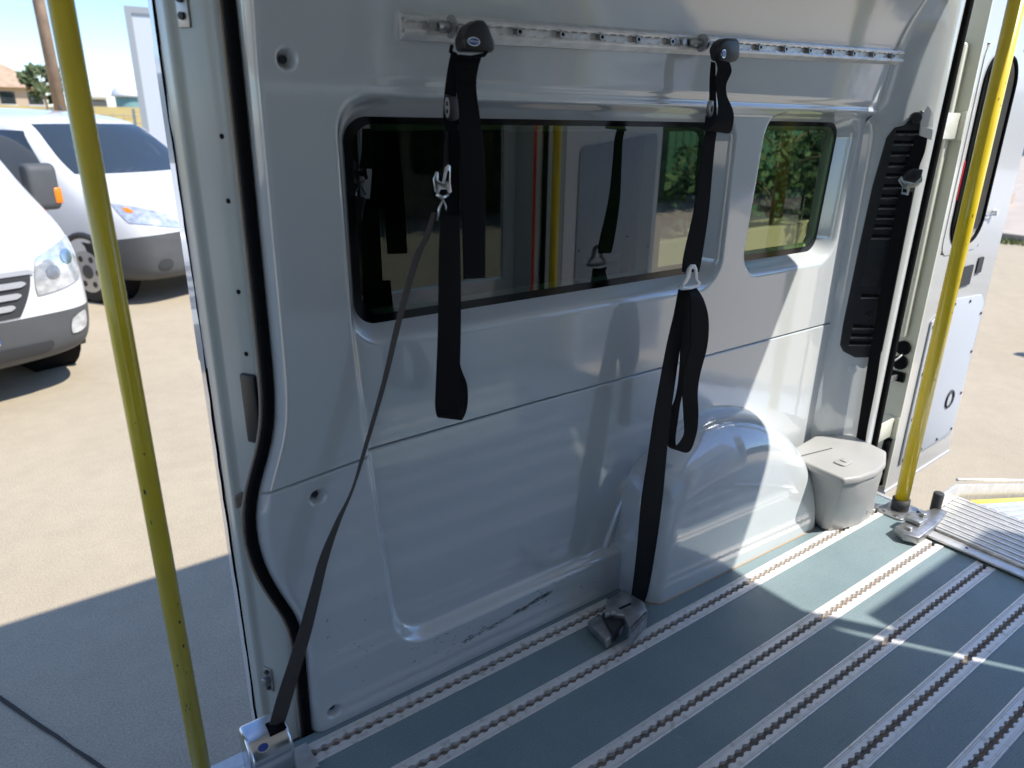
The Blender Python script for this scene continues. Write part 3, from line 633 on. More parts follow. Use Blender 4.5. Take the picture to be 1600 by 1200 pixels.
def frame(parent, name, outer_px, inner_px, y, th, m):
    O = [A(a,b,y)[[0,2]] for a,b in outer_px]; I = [A(a,b,y)[[0,2]] for a,b in inner_px]; n = len(O); V = []
    for yy in (y, y-th): V += [(p[0],yy,p[1]) for p in O]+[(p[0],yy,p[1]) for p in I]
    Fc = []; k = 2*n
    for i in range(n):
        j_ = (i+1)%n; Fc += [(i,j_,n+j_,n+i),(k+i,k+n+i,k+n+j_,k+j_),(i,k+i,k+j_,j_),(n+i,n+j_,k+n+j_,k+n+i)]
    return MB().add(V,Fc).build(name, m, parent, bevel=.0008)
tg = frame(b2, 'buckle_tongue', [(1064,442),(1070,434),(1073,420),(1078,413),(1085,413),(1088,420),(1089,436),(1093,441),(1092,447),(1080,449),(1066,451)],
           [(1067,446),(1072,441),(1077,433),(1079,420),(1082,419),(1084,422),(1084,436),(1089,442),(1088,444),(1080,445),(1070,447)], 1.110, .004, M['tongue_w'])
MB().tube([A(1062,447,1.11),A(1065,451,1.108),A(1078,450,1.106),A(1092,446,1.11)], .004, 8).build('tongue_bar', M['tongue_w'], tg, True)
ribbon('loop_strap', rows([(1070,1088,456,450,1.118,1.116),(1078,1100,462,470,1.102,1.098),(1079,1107,500,500,1.098,1.094),(1078,1105,540,540,1.098,1.094),(1068,1094,580,584,1.104,1.10),(1066,1090,610,614,1.108,1.104),(1068,1091,650,648,1.106,1.10),(1068,1088,680,678,1.106,1.10),(1052,1076,700,706,1.114,1.11),(1042,1056,690,696,1.128,1.126),(1045,1060,650,650,1.136,1.134),(1056,1066,618,616,1.136,1.134),(1062,1080,570,572,1.132,1.13),(1063,1082,500,500,1.128,1.126),(1066,1082,458,458,1.122,1.12)]), M['strap'], b2, .002, 8)
ribbon('long_strap', twist([(1060,1078,452,1.122),(1053,1070,490,1.122),(1040,1062,547,1.12),(1022,1048,647,1.115),(1012,1041,715,1.11),(1002,1035,780,1.105),(995,1024,860,1.098),(988,1013,920,1.092),(984,1005,945,1.09)], .040), M['strap'], b2, .0014)
# floor bracket: folded zinc cover with lever
zt = .062
top = [at(p,2,zt) for p in ((948,938),(974,920),(1006,940),(1012,956),(985,985),(975,960),(945,958))]
b_ = MB().prism([(p[0],p[1]) for p in top], .045, zt).build('floor_bracket', M['zinc'], b2, bevel=.003)
e0 = [at(p,2,zt) for p in ((1012,956),(985,985))]
MB().add([e0[0],e0[1],e0[1]-np.array([0,0,.05]),e0[0]-np.array([0,0,.05]),e0[0]+np.array([-.004,.004,0]),e0[1]+np.array([-.004,.004,0]),e0[1]+np.array([-.004,.004,-.05]),e0[0]+np.array([-.004,.004,-.05])],[(0,1,2,3),(4,7,6,5),(0,3,7,4),(1,5,6,2),(3,2,6,7),(0,4,5,1)]).build('bracket_side', M['zinc'], b_)
MB().prism([(at(p,2,.03)[0],at(p,2,.03)[1]) for p in ((918,972),(935,960),(975,980),(948,1003))], .008, .034).build('track_foot', M['zinc'], b_, bevel=.004)
MB().prism([(at(p,2,.045)[0],at(p,2,.045)[1]) for p in ((940,958),(962,950),(978,968),(958,990))], .012, .046).build('release_lever', M['dark'], b_, bevel=.004)
s0 = at((968,951),2,zt+.0005); s1 = at((986,943),2,zt+.0005)
dd = nrm(s1-s0); pp_ = np.array([-dd[1],dd[0],0])
MB().obox((s0+s1)/2, dd, pp_, np.array([0,0,1.]), float(np.linalg.norm(s1-s0))/2, .0028, .0008).build('bracket_slot', M['rubber'], b_)
MB().tube([at((957,962),2,zt-.01), at((957,962),2,zt)+np.array([0,0,.010])], .007, 12).build('rivet', M['zinc'], b_, bevel=.002)
fin(b2)
# ------------------------------------------------------------------ black vent trim on the rear pillar
M['lip'] = mat('satin black lip', (.05,.05,.052), .22, spec=.8)
def D(p, o=0): return hit(p, (PA[0]+PN[0]*o, PA[1]+PN[1]*o, 0), PN3)
def dplate(pxs, o0, o1):
    P = [D(p, 0) for p in pxs]; n = len(P)
    return MB().add([p+PN3*o0 for p in P]+[p+PN3*o1 for p in P], [tuple(range(n)), tuple(range(2*n-1,n-1,-1))]+[(i,n+i,n+(i+1)%n,(i+1)%n) for i in range(n)])
vt = dplate([(1316,548),(1311,538),(1316,505),(1340,390),(1362,290),(1384,215),(1397,199),(1412,196),(1424,182),(1440,172),(1449,178),(1446,215),(1432,280),(1412,380),(1392,480),(1378,548),(1370,558),(1335,558)], -.004, .008).build('vent_trim', M['black'], van, bevel=.004, seg=2)
def slot(y, xa, xb, w=3.0):
    a, b = D((xa,y),.008), D((xb,y),.008); c = (a+b)/2; h = np.linalg.norm((b-a)[:2])/2
    MB().obox(c+PN3*.001, PT3, np.array([0,0,1.]), PN3, h, .0042, .0016).build('vent_slot', M['rubber'], vt)
    MB().tube([a-PT3*.002+np.array([0,0,-.0072]), b+PT3*.002+np.array([0,0,-.0072])], .0036, 8).build('vent_lip', M['lip'], vt, True)
for y in (206,222,239,256,273,290,306,322,338,353,369):
    xa = 1400-(y-206)*.228; slot(y, xa, xa+36)
for y in (462,510,524,536): slot(y, 1346-(y-462)*.27 if y < 500 else 1333-(y-510)*.22, 1390-(y-462)*.23)
rec = dplate([(1341,446),(1347,430),(1357,378),(1362,374),(1402,374),(1390,446)], .008, .0092).build('vent_blank', M['black'], vt, bevel=.001)
c = D((1357,492),.008); MB().tube([c, c+PN3*.006], .009, 16).build('screw_cup', M['black'], vt); MB().tube([c+PN3*.005, c+PN3*.0068], .0045, 6).build('screw', M['rubber'], vt)
c = D((1333,576),.001); MB().tube([c+np.array([0,0,0]), c+PN3*.0022], .016, 24).build('round_plug', M['wall'], van, bevel=.0008)
# ------------------------------------------------------------------ belt on the rear pillar
b3 = empty('lap_belt', tuple(D((1346,676),.02)))
tag(b3, 'black belt down the black vented rear pillar ending behind the grey bin', 'seat belt')
def drows(l, o=.02): return [(D((a,y),o), D((b,y2),o)) for a,b,y,y2 in l]
c = D((1430,184),.012); MB().tube([c-PN3*.008, c+PN3*.012], .016, 18).build('belt_guide', M['black'], b3, bevel=.003)
dplate([(1446,166),(1454,178),(1453,200),(1434,196),(1437,180)], .014, .019).build('clear_label', M['sticker'], b3)
dplate([(1434,196),(1453,202),(1451,219),(1432,212)], .013, .024).build('guide_cover', mat('white guide cover', (.78,.77,.72), .4), b3, bevel=.003)
ribbon('upper_strap', drows([(1431,1449,210,216),(1424,1444,235,240),(1408,1430,270,274)], .022), M['strap'], b3, .002)
dplate([(1405,276),(1409,268),(1418,262),(1436,264),(1433,276),(1424,284),(1408,281)], .018, .032).build('buckle', M['black'], b3, bevel=.003)
bt = dplate([(1398,281),(1404,274),(1410,281),(1424,285),(1436,274),(1436,283),(1427,291),(1417,292),(1414,304),(1403,302),(1405,291)], .020, .025).build('buckle_tongue', M['steel'], b3, bevel=.001)
dplate([(1406,294),(1412,295),(1411,300),(1405,299)], .025, .0258).build('tongue_slot', M['rubber'], bt)
ribbon('lower_strap', drows([(1404,1426,296,300),(1400,1422,325,325),(1386,1407,400,400),(1372,1392,475,475),(1359,1377,550,550),(1351,1369,600,600),(1341,1356,664,666),(1337,1352,690,692)], .02), M['strap'], b3, .0018)
fin(b3)
# ------------------------------------------------------------------ yellow poles
def pole(x, y, z0, z1, r, m, label, foot, chips):
    o = empty('grab_pole', (x, y, z0)); tag(o, label, 'grab pole', 'yellow grab poles')
    MB().tube([(0,0,0),(0,0,z1-z0)], r, 24).build('pole_tube', m, o, True)
    if foot:
        MB().tube([(0,0,0),(0,0,.045)], r+.006, 24).build('pole_socket', M['dark'], o, True)
        MB().prism(rrect(-.075,.06,-.045,.045,.02), -.0005, .006).build('foot_plate', M['zinc'], o, bevel=.002)
        for (a,b) in ((-.06,-.02),(-.06,.02),(.045,.0)): MB().tube([(a,b,.004),(a,b,.012)], .007, 6).build('bolt', M['zinc'], o)
    ch = MB(); random.seed(chips)
    for k in range(16):
        z = random.uniform(.05, z1-z0-.2); t = random.uniform(-2.4, -.6); w = random.uniform(.0006,.0022); h = random.uniform(.001,.006)
        P = []
        for i in range(6):
            aa = 2*math.pi*i/6; s = random.uniform(.6,1.2); th = t+w*s*math.cos(aa)/r; P.append(((r+.0005)*math.cos(th), (r+.0005)*math.sin(th), z+h*s*math.sin(aa)))
        ch.add(P, [tuple(range(6))])
    ch.build('paint_chips', M['chip'], o); return o
pq = at((315,1200),1,1.215)
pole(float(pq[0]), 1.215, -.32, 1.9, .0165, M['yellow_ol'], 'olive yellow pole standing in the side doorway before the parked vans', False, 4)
pr_ = at((1405,796),2,.003)
pole(float(pr_[0]), float(pr_[1]), .001, 1.9, .0225, M['yellow'], 'bright yellow pole bolted to the floor beside the grey bin', True, 9)
pole(float(pr_[0]), -.34, .001, 1.9, .0225, M['yellow'], 'yellow pole beside the opposite rear door, seen mirrored in the window', True, 12)
# ------------------------------------------------------------------ waste bin
bn = empty('waste_bin', (2.13,1.06,0)); tag(bn, 'pale grey plastic corner bin with lid behind the wheel arch', 'bin')
Bt = [at(p,2,.235)[:2] for p in ((1234,706),(1240,718),(1300,744),(1318,752),(1345,748),(1372,738),(1384,726),(1385,708),(1360,696),(1326,680),(1272,684))]
Bb = [at(p,2,.004)[:2] for p in ((1266,800),(1272,816),(1284,826),(1296,829),(1320,826),(1345,818),(1360,808),(1366,798))]
Bb = Bb+[np.array([2.34,1.09]), np.array([2.27,1.145]), np.array([2.10,1.15])]
n = len(Bt); V = []; LV = [0,.02,.5,.9,1.0]
for t in LV:
    for a, b in zip(Bb, Bt):
        q = a+(b-a)*t; cc_ = sum(Bt)/n; q = q+(cc_-q)*(.03 if t < 1 else .05); V.append((q[0],q[1],.003+.215*t))
Fc = [tuple(range(n-1,-1,-1)), tuple(range((len(LV)-1)*n, len(LV)*n))]
for i in range(len(LV)-1): Fc += [(i*n+k,i*n+(k+1)%n,(i+1)*n+(k+1)%n,(i+1)*n+k) for k in range(n)]
body_ = MB().add(V,Fc).build('bin_body', M['bin'], bn, bevel=.008, seg=3)
lid = MB().prism([tuple(p) for p in Bt], .2165, .243).build('bin_lid', M['bin'], bn, bevel=.009, seg=3)
MB().tube([(p[0],p[1],.2445) for p in (at((1278,686),2,.245), at((1300,700),2,.245), at((1236,716),2,.245))][1:], .0012, 6).build('lid_hinge_line', M['dark'], lid)
cm = at((1318,722),2,.245); MB().prism(rrect(cm[0]-.03,cm[0]+.03,cm[1]-.02,cm[1]+.02,.012), .2435, .248).build('lid_catch', M['bin'], lid, bevel=.002)
MB().prism(rrect(cm[0]-.006,cm[0]+.016,cm[1]-.010,cm[1]+.010,.003), .248, .252).build('catch_button', M['bin'], lid, bevel=.001)
a0, a1, a2_ = at((1318,812),2,.035), at((1338,790),2,.08), at((1358,800),2,.04)
MB().tube(cat([a0+np.array([-.002,-.004,0]), a1+np.array([.0,-.004,-.004]), a2_+np.array([.002,-.004,0])],6), .0022, 6).build('bin_bead', M['bin'], bn, True)
fin(bn)
# ------------------------------------------------------------------ ramp
rm_ = empty('wheelchair_ramp', (2.27,.5,0)); tag(rm_, 'folding ribbed aluminium wheelchair ramp sloping down from the rear floor edge', 'ramp')
RY0, RY1 = -.02, .862
MB().box(2.268,2.312,RY0,RY1,.0065,.014).build('hinge_plate', M['alu'], rm_, bevel=.001)
MB().tube([(2.318,RY0,.015),(2.318,RY1,.015)], .006, 10).build('hinge_pin', M['zinc'], rm_, True)
for (sx, sy) in ((2.292,.70),(2.292,.52),(2.292,.34),(2.292,.16)): MB().tube([(sx,sy,.0135),(sx,sy,.0146)], .005, 10).build('rivet', M['dark'], rm_)
for i in range(9):
    x = 2.326+i*.0325; MB().box(x, x+.031, RY0, RY1, .008, .018).box(x+.010, x+.021, RY0, RY1, .018, .0215).build('deck_plank', M['alu'], rm_, bevel=.002)
sl = -.30; X0, Z0 = 2.625, .016
def rpnt(x, y, h=0): return (X0+x, y, Z0+sl*x+h)
for i in range(26):
    y = RY0+.012+i*.0325
    MB().add([rpnt(0,y),rpnt(2.02,y),rpnt(2.02,y+.03),rpnt(0,y+.03),rpnt(0,y,-.012),rpnt(2.02,y,-.012),rpnt(2.02,y+.03,-.012),rpnt(0,y+.03,-.012)],[(0,1,2,3),(7,6,5,4),(0,4,5,1),(1,5,6,2),(2,6,7,3),(3,7,4,0)]).build('ramp_slat', M['alu'] if i < 25 else M['yellow'], rm_, bevel=.003)
for y in (RY0-.012, RY1+.001):
    V = [rpnt(-.19,y,.004),rpnt(2.05,y,-.03),rpnt(2.05,y,.05),rpnt(-.05,y,.062),rpnt(-.17,y,.05)]; 
    V = [(a,b,c+ (0 if a > X0-.01 else -sl*(a-X0))) for a,b,c in V]
    MB().add(V+[(a,b+.010,c) for a,b,c in V],[(4,3,2,1,0),(5,6,7,8,9)]+[(i,(i+1)%5,5+(i+1)%5,5+i) for i in range(5)]).build('side_kerb', M['alu'], rm_, bevel=.002)
    MB().tube([rpnt(-.05,y+.005,.065),rpnt(2.05,y+.005,.053)], .006, 8).build('kerb_bead', M['alu'], rm_, True)
MB().tube([(2.447,RY1+.006,.012),(2.447,RY1+.006,.085)], .017, 12).build('end_cap', M['dark'], rm_, bevel=.004)
# clamp that holds the ramp to the rail
q = [at(p,2,.03)[:2] for p in ((1398,824),(1412,836),(1436,842),(1462,822),(1480,800),(1460,795),(1440,800))]
cl_ = MB().prism([tuple(p) for p in q], .008, .034).build('ramp_clamp', M['zinc'], rm_, bevel=.004)
c = at((1432,812),2,.04); MB().prism(rrect(c[0]-.03,c[0]+.03,c[1]-.025,c[1]+.03,.008), .034, .050).build('clamp_block', M['zinc'], cl_, bevel=.004)
c = at((1442,806),2,.05); MB().tube([(c[0],c[1],.05),(c[0],c[1],.062)], .012, 6).build('nut', M['zinc'], cl_, bevel=.002)
c = at((1420,826),2,.036); MB().tube([(c[0],c[1],.034),(c[0],c[1],.044)], .010, 12).build('nut', M['zinc'], cl_, bevel=.002)
fin(rm_)
# ------------------------------------------------------------------ far rear door, swung open
DZ0, DZ1 = -.06, 1.885
def rear_door(P0, ang, hinge_sign, name_lbl, blind=False, w=.72):
    d = empty('rear_door', (P0[0], P0[1], 0), ang); d.parent = van; d['label'] = name_lbl
    t = .085; s = hinge_sign; kx = w/.72       # local: x along the door, y = s is outward, inner face at y=0
    wx0, wx1, wz0, wz1 = (.075, .60, .83, 1.42) if blind else (.035, .37, .84, 1.50)
    fr = MB()
    for (x0,x1,z0,z1) in ((0,w,DZ0,wz0),(0,w,wz1,DZ1),(0,wx0,wz0,wz1),(wx1,w,wz0,wz1)): fr.box(x0,x1,0,s*t,z0,z1)
    fr.build('door_shell', M['bdoor'] if blind else M['doorw'], d)
    if blind: MB().box(wx0,wx1,0,s*t*.9,wz0,wz1).build('blank_panel', M['bdoor'], d)
    o = MB().prism(rrect(wx0-.005,wx1+.005,wz0-.005,wz1+.005,.03), s*.05, s*.054, 1).build('door_window', M['glass_dark'], d)
    P1, P2 = rrect(wx0-.004,wx1+.004,wz0-.004,wz1+.004,.05,6), rrect(wx0+.03,wx1-.03,wz0+.03,wz1-.03,.09,6); n = len(P1)
    V = [(x,y,z) for y in (-s*.003, s*.02) for P in (P1,P2) for x,z in P]
    Fc = []
    for i in range(n):
        j_ = (i+1)%n; Fc += [(i,j_,n+j_,n+i),(n+i,n+j_,3*n+j_,3*n+i),(i,2*n+i,2*n+j_,j_)]
    if not blind: MB().add(V,Fc).build('window_surround', M['doorw'], d)
    if not blind: MB().tube([(x,-s*.004,z) for x,z in rrect(wx0+.028,wx1-.028,wz0+.028,wz1-.028,.09,8)+[rrect(wx0+.028,wx1-.028,wz0+.028,wz1-.028,.09,8)[0]]], .006, 8, False).build('window_seal', M['rubber'], d, True)
    pp = [(.09,.03),(.66,.03),(.68,.06),(.68,1.16),(.66,1.2),(.12,1.13),(.09,1.1)] if blind else [(.09,.03),(.66,.03),(.68,.06),(.68,.60),(.62,.64),(.30,.66),(.09,.60)]
    pp = [(x*kx, z) for x, z in pp]
    pn = MB().prism(pp, -s*.008, -s*.0005, 1).build('door_trim_panel', mat('pale door trim', (.45,.48,.52), .5), d, bevel=.003)
    for (x,z) in ((.11,.05),(.30,.05),(.48,.05),(.65,.06),(.66,.22),(.66,.40),(.66,.56),(.48,.63),(.30,.64),(.11,.58),(.11,.40),(.11,.22)):
        x *= kx; MB().tube([(x,-s*.0085,z),(x,-s*.0115,z)], .006, 8).build('trim_clip', M['dark'], pn)
    if blind: return d
    MB().prism(rrect(.25,.36,.70,.775,.006), -s*.006, -s*.0005, 1).build('handle_recess', M['dark'], d)
    MB().prism(rrect(.40,.45,.735,.795,.006), -s*.006, -s*.0005, 1).build('latch_cover', M['dark'], d)
    MB().tube([(.52*kx+.035*math.cos(t_),-s*.010,.22+.035*math.sin(t_)) for t_ in np.linspace(0,2*math.pi,17)], .005, 6).build('speaker_ring', M['dark'], pn, True)
    return d
d1 = rear_door((2.585,1.103), math.radians(3.2), 1, 'far rear door swung open, cream edge and pale inner panel', False, .60)
EX = MB()
edge_ = MB().prism([(-.010,-.004),(.0,-.004),(.0,.09),(-.010,.09)], DZ0+.02, DZ1-.02).build('hinge_edge', M['cream'], d1)
MB().box(-.045,-.011,.03,.088,.55,1.5).build('edge_flange', M['cream'], edge_, bevel=.01)
for k,(za,zb) in enumerate(((1.215,1.295),(.17,.245))):
    h = MB().box(-.19,-.011,.012,.022,za,zb).build('hinge', M['cream'], d1, bevel=.004)
    MB().box(-.016,-.0105,-.004,.055,za-.004,zb+.004).build('hinge_leaf', M['cream'], h, bevel=.002)
    for zz_ in (za+.02, zb-.02): MB().tube([(-.0165,.02,zz_),(-.021,.02,zz_)], .008, 10).build('bolt', M['zinc'], h)
g = MB().prism(circle(.035,.505,.032), -.024, -.011, 0)
MB().prism([(a,b) for a,b in circle(.035,.51,.026)], -.024, -.0105, 0).build('contact_block', M['rubber'], d1, bevel=.003)
MB().prism([(a,b) for a,b in circle(.035,.455,.026)], -.024, -.0105, 0).build('contact_block', M['rubber'], d1, bevel=.003)
MB().tube(cat([(-.02,.03,.49),(-.07,.03,.478),(-.13,.03,.478),(-.20,.02,.49)],6), .004, 6).build('door_cable', M['zinc'], d1, True)
MB().box(-.022,-.0105,.01,.06,.385,.42).build('check_slot', M['rubber'], d1)
MB().box(-.20,-.012,.03,.04,.392,.412).build('check_strap', M['zinc'], d1, bevel=.002)
MB().tube([(-.012,.02,-.03),(-.020,.02,.0),(-.020,.02,.13),(-.012,.02,.16)], .014, 8).build('edge_bumper', M['rubber'], d1, True)
MB().prism([(.052,-.006),(.078,-.006),(.078,.010),(.052,.010)], 1.02, 1.15).build('red_reflector', M['red'], d1, bevel=.004)
MB().tube([(.43,-.004,.96),(.43,-.02,.96)], .012, 10).build('wiper_stub', M['white'], d1); MB().tube([(.43,-.016,.96),(.33,-.014,.955)], .003, 6).build('wiper_rod', M['zinc'], d1)
MB().box(.0,.61,-.004,.09,DZ0-.012,DZ0-.001).build('bottom_flange', M['white'], d1)
d2 = rear_door((2.53,-.45), math.radians(0), -1, 'opposite rear door swung open', True)
MB().box(2.404,2.528,-.47,-.452,-.05,1.27).build('sun_gap_block', M['jamb'], van)  # unseen block added to cut short the sun sliver through the door gap
MB().prism([(.0,-.62),(.02,-.62)], 0,0) if False else None
MB().box(2.314,2.334,-.4515,-.4495,.35,1.7).build('red_stripe', M['red'], van)
MB().box(2.3345,2.368,-.4515,-.4495,.35,1.7).build('white_stripe', M['doorw'], van)
# ------------------------------------------------------------------ parked vehicles
def loft(st):
    V = []; k = len(st[0][1]); full = 2*k-2; 
    for x, pr in st:
        ring = [(x,y,z) for y,z in pr]+[(x,-y,z) for y,z in pr[-2:0:-1]]
        V += ring
    n = len(st); Fc = [(i*full+q, (i+1)*full+q, (i+1)*full+(q+1)%full, i*full+(q+1)%full) for i in range(n-1) for q in range(full)]
    Fc += [tuple(range(full)), tuple(range(n*full-1,(n-1)*full-1,-1))]
    return V, Fc
def subsurf(V, Fc, lv=3):
    o = MB().add(V,Fc).build('tmp'); md = o.modifiers.new('s','SUBSURF'); md.levels = lv; dg = bpy.context.evaluated_depsgraph_get(); dg.update()
    me = bpy.data.meshes.new_from_object(o.evaluated_get(dg)); bpy.data.objects.remove(o)
    V = [tuple(v.co) for v in me.vertices]; Fq = [tuple(p.vertices) for p in me.polygons]; bpy.data.meshes.remove(me); return V, Fq
def part_from(name, V, Fq, m, parent, loc=None):
    used = sorted({i for f in Fq for i in f}); mp_ = {v: i for i, v in enumerate(used)}
    return mk(name, [V[i] for i in used], [tuple(mp_[i] for i in f) for f in Fq], m, parent, True)
class Car:
    def __init__(s, name, st, split, loc, rz):
        s.o = empty(name, loc, rz); V, Fq = subsurf(*loft(st)); s.bvh = BVHTree.FromPolygons([Vector(v) for v in V], Fq)
        bm = bmesh.new(); vs = [bm.verts.new(v) for v in V]
        for f in Fq: bm.faces.new([vs[i] for i in f])
        zc, xc, sl_ = split
        bmesh.ops.bisect_plane(bm, geom=bm.verts[:]+bm.edges[:]+bm.faces[:], plane_co=(st[0][0],0,zc), plane_no=Vector((-sl_,0,1)).normalized())
        bmesh.ops.bisect_plane(bm, geom=bm.verts[:]+bm.edges[:]+bm.faces[:], plane_co=(xc,0,0), plane_no=(1,0,0))
        bm.verts.index_update(); V = [tuple(v.co) for v in bm.verts]; A_, B_ = [], []
        for f in bm.faces:
            c = f.calc_center_median(); (B_ if (c.x > xc and c.z < zc+sl_*(c.x-st[0][0])) else A_).append(tuple(v.index for v in f.verts))
        bm.free(); part_from('body', V, A_, M['white'], s.o); part_from('bumper', V, B_, M['grey_pl'], s.o)
    def patch(s, name, quad, m, axis, off=.006, k=.3, n=12, parent=None, side=1):
        q = [np.array(p, float) for p in quad]; V = []; g = n+1
        for i in range(g):
            for j_ in range(g):
                u, v = 2*i/n-1, 2*j_/n-1; a, b = u*math.sqrt(max(0,1-k*v*v/2)), v*math.sqrt(max(0,1-k*u*u/2)); a, b = a/math.sqrt(1-k/2*0)*1, b
                a, b = (a+1)/2, (b+1)/2
                p = q[0]*(1-a)*(1-b)+q[1]*a*(1-b)+q[2]*a*b+q[3]*(1-a)*b
                o_, d_ = (Vector((6,p[0],p[1])), Vector((-1,0,0))) if axis == 'x' else (Vector((p[0],4*side,p[1])), Vector((0,-side,0)))
                h, nn_, _, _ = s.bvh.ray_cast(o_, d_)
                if h is None: h = Vector((0,p[0],p[1])) if axis == 'x' else Vector((p[0],0,p[1])); nn_ = Vector((0,0,0))
                if nn_.dot(d_) > 0: nn_ = -nn_
                V.append(tuple(h+nn_*off))
        return mk(name, V, [(i*g+j_, (i+1)*g+j_, (i+1)*g+j_+1, i*g+j_+1) for i in range(n) for j_ in range(n)], m, parent or s.o, True)
    def wheel(s, x, y, r, w=.2):
        sg = 1 if y > 0 else -1
        b = MB().tube([(x,y-sg*w*.6,r),(x,y-sg*.02,r),(x,y,r)], [r,r,r*.93], 28).build('wheel', M['tyre'], s.o)
        MB().tube([(x,y-sg*.02,r),(x,y+sg*.004,r)], r*.66, 24).build('rim', M['rim'], b)
        MB().tube([(x,y,r),(x,y+sg*.012,r)], r*.22, 14).build('hub_cap', M['grey_pl'], b)
        for q in range(6):
            t = 2*math.pi*q/6; MB().tube([(x+r*.45*math.cos(t),y,r+r*.45*math.sin(t)),(x+r*.45*math.cos(t),y+sg*.007,r+r*.45*math.sin(t))], r*.10, 8).build('rim_hole', M['dark'], b)
        rr = r*1.14; MB().tube([(x+rr*math.cos(t),y-sg*.015,r+rr*math.sin(t)) for t in np.linspace(-.35,math.pi+.35,20)], .035, 8).build('wheel_arch_lip', M['dark'], s.o, True)
        MB().tube([(x,y-sg*.3,r),(x,y-sg*.012,r)], rr, 24).build('wheel_well', M['rubber'], s.o)
sv = [(2.10,[(0,.34),(.45,.34),(.60,.40),(.62,.52),(.60,.64),(.54,.70),(.44,.74),(0,.76)]),
      (2.02,[(0,.24),(.70,.24),(.80,.32),(.82,.50),(.80,.72),(.72,.83),(.58,.88),(0,.92)]),
      (1.72,[(0,.20),(.82,.20),(.90,.30),(.91,.52),(.89,.84),(.80,.97),(.64,1.02),(0,1.07)]),
      (1.18,[(0,.20),(.84,.20),(.91,.30),(.92,.55),(.90,.96),(.81,1.10),(.66,1.14),(0,1.19)]),
      (.62,[(0,.20),(.84,.20),(.91,.30),(.92,.55),(.90,1.02),(.79,1.52),(.64,1.62),(0,1.68)]),
      (.25,[(0,.20),(.84,.20),(.91,.30),(.92,.55),(.90,1.02),(.80,1.68),(.66,1.77),(0,1.81)]),
      (-1.5,[(0,.20),(.84,.20),(.91,.30),(.92,.55),(.90,1.02),(.82,1.70),(.68,1.80),(0,1.84)]),
      (-2.0,[(0,.24),(.84,.24),(.90,.32),(.91,.55),(.89,1.02),(.82,1.68),(.68,1.78),(0,1.82)]),
      (-2.08,[(0,.30),(.80,.30),(.86,.36),(.87,.55),(.85,1.02),(.78,1.62),(.64,1.72),(0,1.76)])]
kz = np.array([.80,8.5,GZ]); rzk = math.radians(-59); cR, sR = math.cos(rzk), math.sin(rzk); wl = (1.30,-.86)
kp = (kz[0]-(wl[0]*cR-wl[1]*sR), kz[1]-(wl[0]*sR+wl[1]*cR)+.1, GZ)
c1 = Car('small_parked_van', sv, (.70,1.38,.14), kp, rzk); c1.o.scale = (1.06,1.06,1.06); tag(c1.o, 'small white parked van with grey front bumper, farther off behind the yellow pole', 'van', 'vans parked in the yard')
c1.patch('windshield', [(-.74,1.20),(.74,1.20),(.62,1.66),(-.62,1.66)], M['carglass'], 'x', .006, .12, 16)
for s in (1,-1):
    c1.patch('side_window', [(1.00,1.08),(.02,1.06),(.02,1.60),(.50,1.60)], M['carglass'], 'y', .006, .15, 12, side=s)
    h = c1.patch('headlight', [(s*.40,.72),(s*.83,.80),(s*.80,.98),(s*.50,.86)], M['lens'], 'x', .008, .3)
    c1.patch('turn_signal', [(s*.745,.885),(s*.785,.89),(s*.775,.93),(s*.745,.925)], M['orange'], 'x', .012, .6, 6, h)
    f = c1.patch('fog_light_recess', [(s*.58,.36),(s*.72,.36),(s*.72,.46),(s*.58,.46)], M['dark'], 'x', .008, .9, 8)
    mi = MB().prism(rrect(.90,1.02,1.06,1.27,.05), s*.92, s*1.08, 1).build('wing_mirror', M['grey_pl'], c1.o, bevel=.03, seg=3)
for z in (.70,.745): c1.patch('grille_slat', [(-.38,z),(.38,z),(.40,z+.028),(-.40,z+.028)], M['rim'] if z > .71 else M['grey_pl'], 'x', .010, .1)
ig = c1.patch('lower_grille', [(-.40,.34),(.40,.34),(.44,.46),(-.44,.46)], M['dark'], 'x', .007, .2)
for z in (.36,.395,.43): c1.patch('grille_bar', [(-.38,z),(.38,z),(.38,z+.012),(-.38,z+.012)], M['rim'], 'x', .016, 0, 10, ig)
for y in (.86,-.86):
    for x in (1.30,-1.38): c1.wheel(x, y*1.06, .31)
for s in (-.3,.25): MB().tube([(1.17,s,1.215),(1.02,s+.55,1.28)], .010, 6).build('wiper', M['rubber'], c1.o)
MB().tube([(.12,0,1.80),(.10,0,1.84)], .015, 8).build('aerial', M['dark'], c1.o)

tv = [(2.78,[(0,.40),(.45,.40),(.60,.46),(.64,.62),(.62,.84),(.56,.93),(.45,.98),(0,1.02)]),
      (2.70,[(0,.26),(.74,.26),(.86,.36),(.89,.60),(.87,.90),(.79,1.04),(.64,1.11),(0,1.16)]),
      (2.40,[(0,.22),(.88,.22),(.98,.34),(1.0,.62),(.98,1.04),(.88,1.20),(.72,1.28),(0,1.34)]),
      (2.0,[(0,.22),(.92,.22),(1.0,.34),(1.02,.64),(1.0,1.14),(.88,1.40),(.73,1.46),(0,1.52)]),
      (1.25,[(0,.22),(.92,.22),(1.0,.34),(1.02,.64),(1.0,1.22),(.86,2.0),(.70,2.12),(0,2.20)]),
      (.85,[(0,.22),(.92,.22),(1.0,.34),(1.02,.64),(1.0,1.24),(.88,2.25),(.74,2.36),(0,2.42)]),
      (-2.6,[(0,.24),(.92,.24),(1.0,.34),(1.02,.64),(1.0,1.24),(.90,2.28),(.76,2.40),(0,2.46)]),
      (-2.75,[(0,.34),(.86,.34),(.94,.42),(.96,.64),(.94,1.24),(.84,2.18),(.70,2.30),(0,2.36)])]
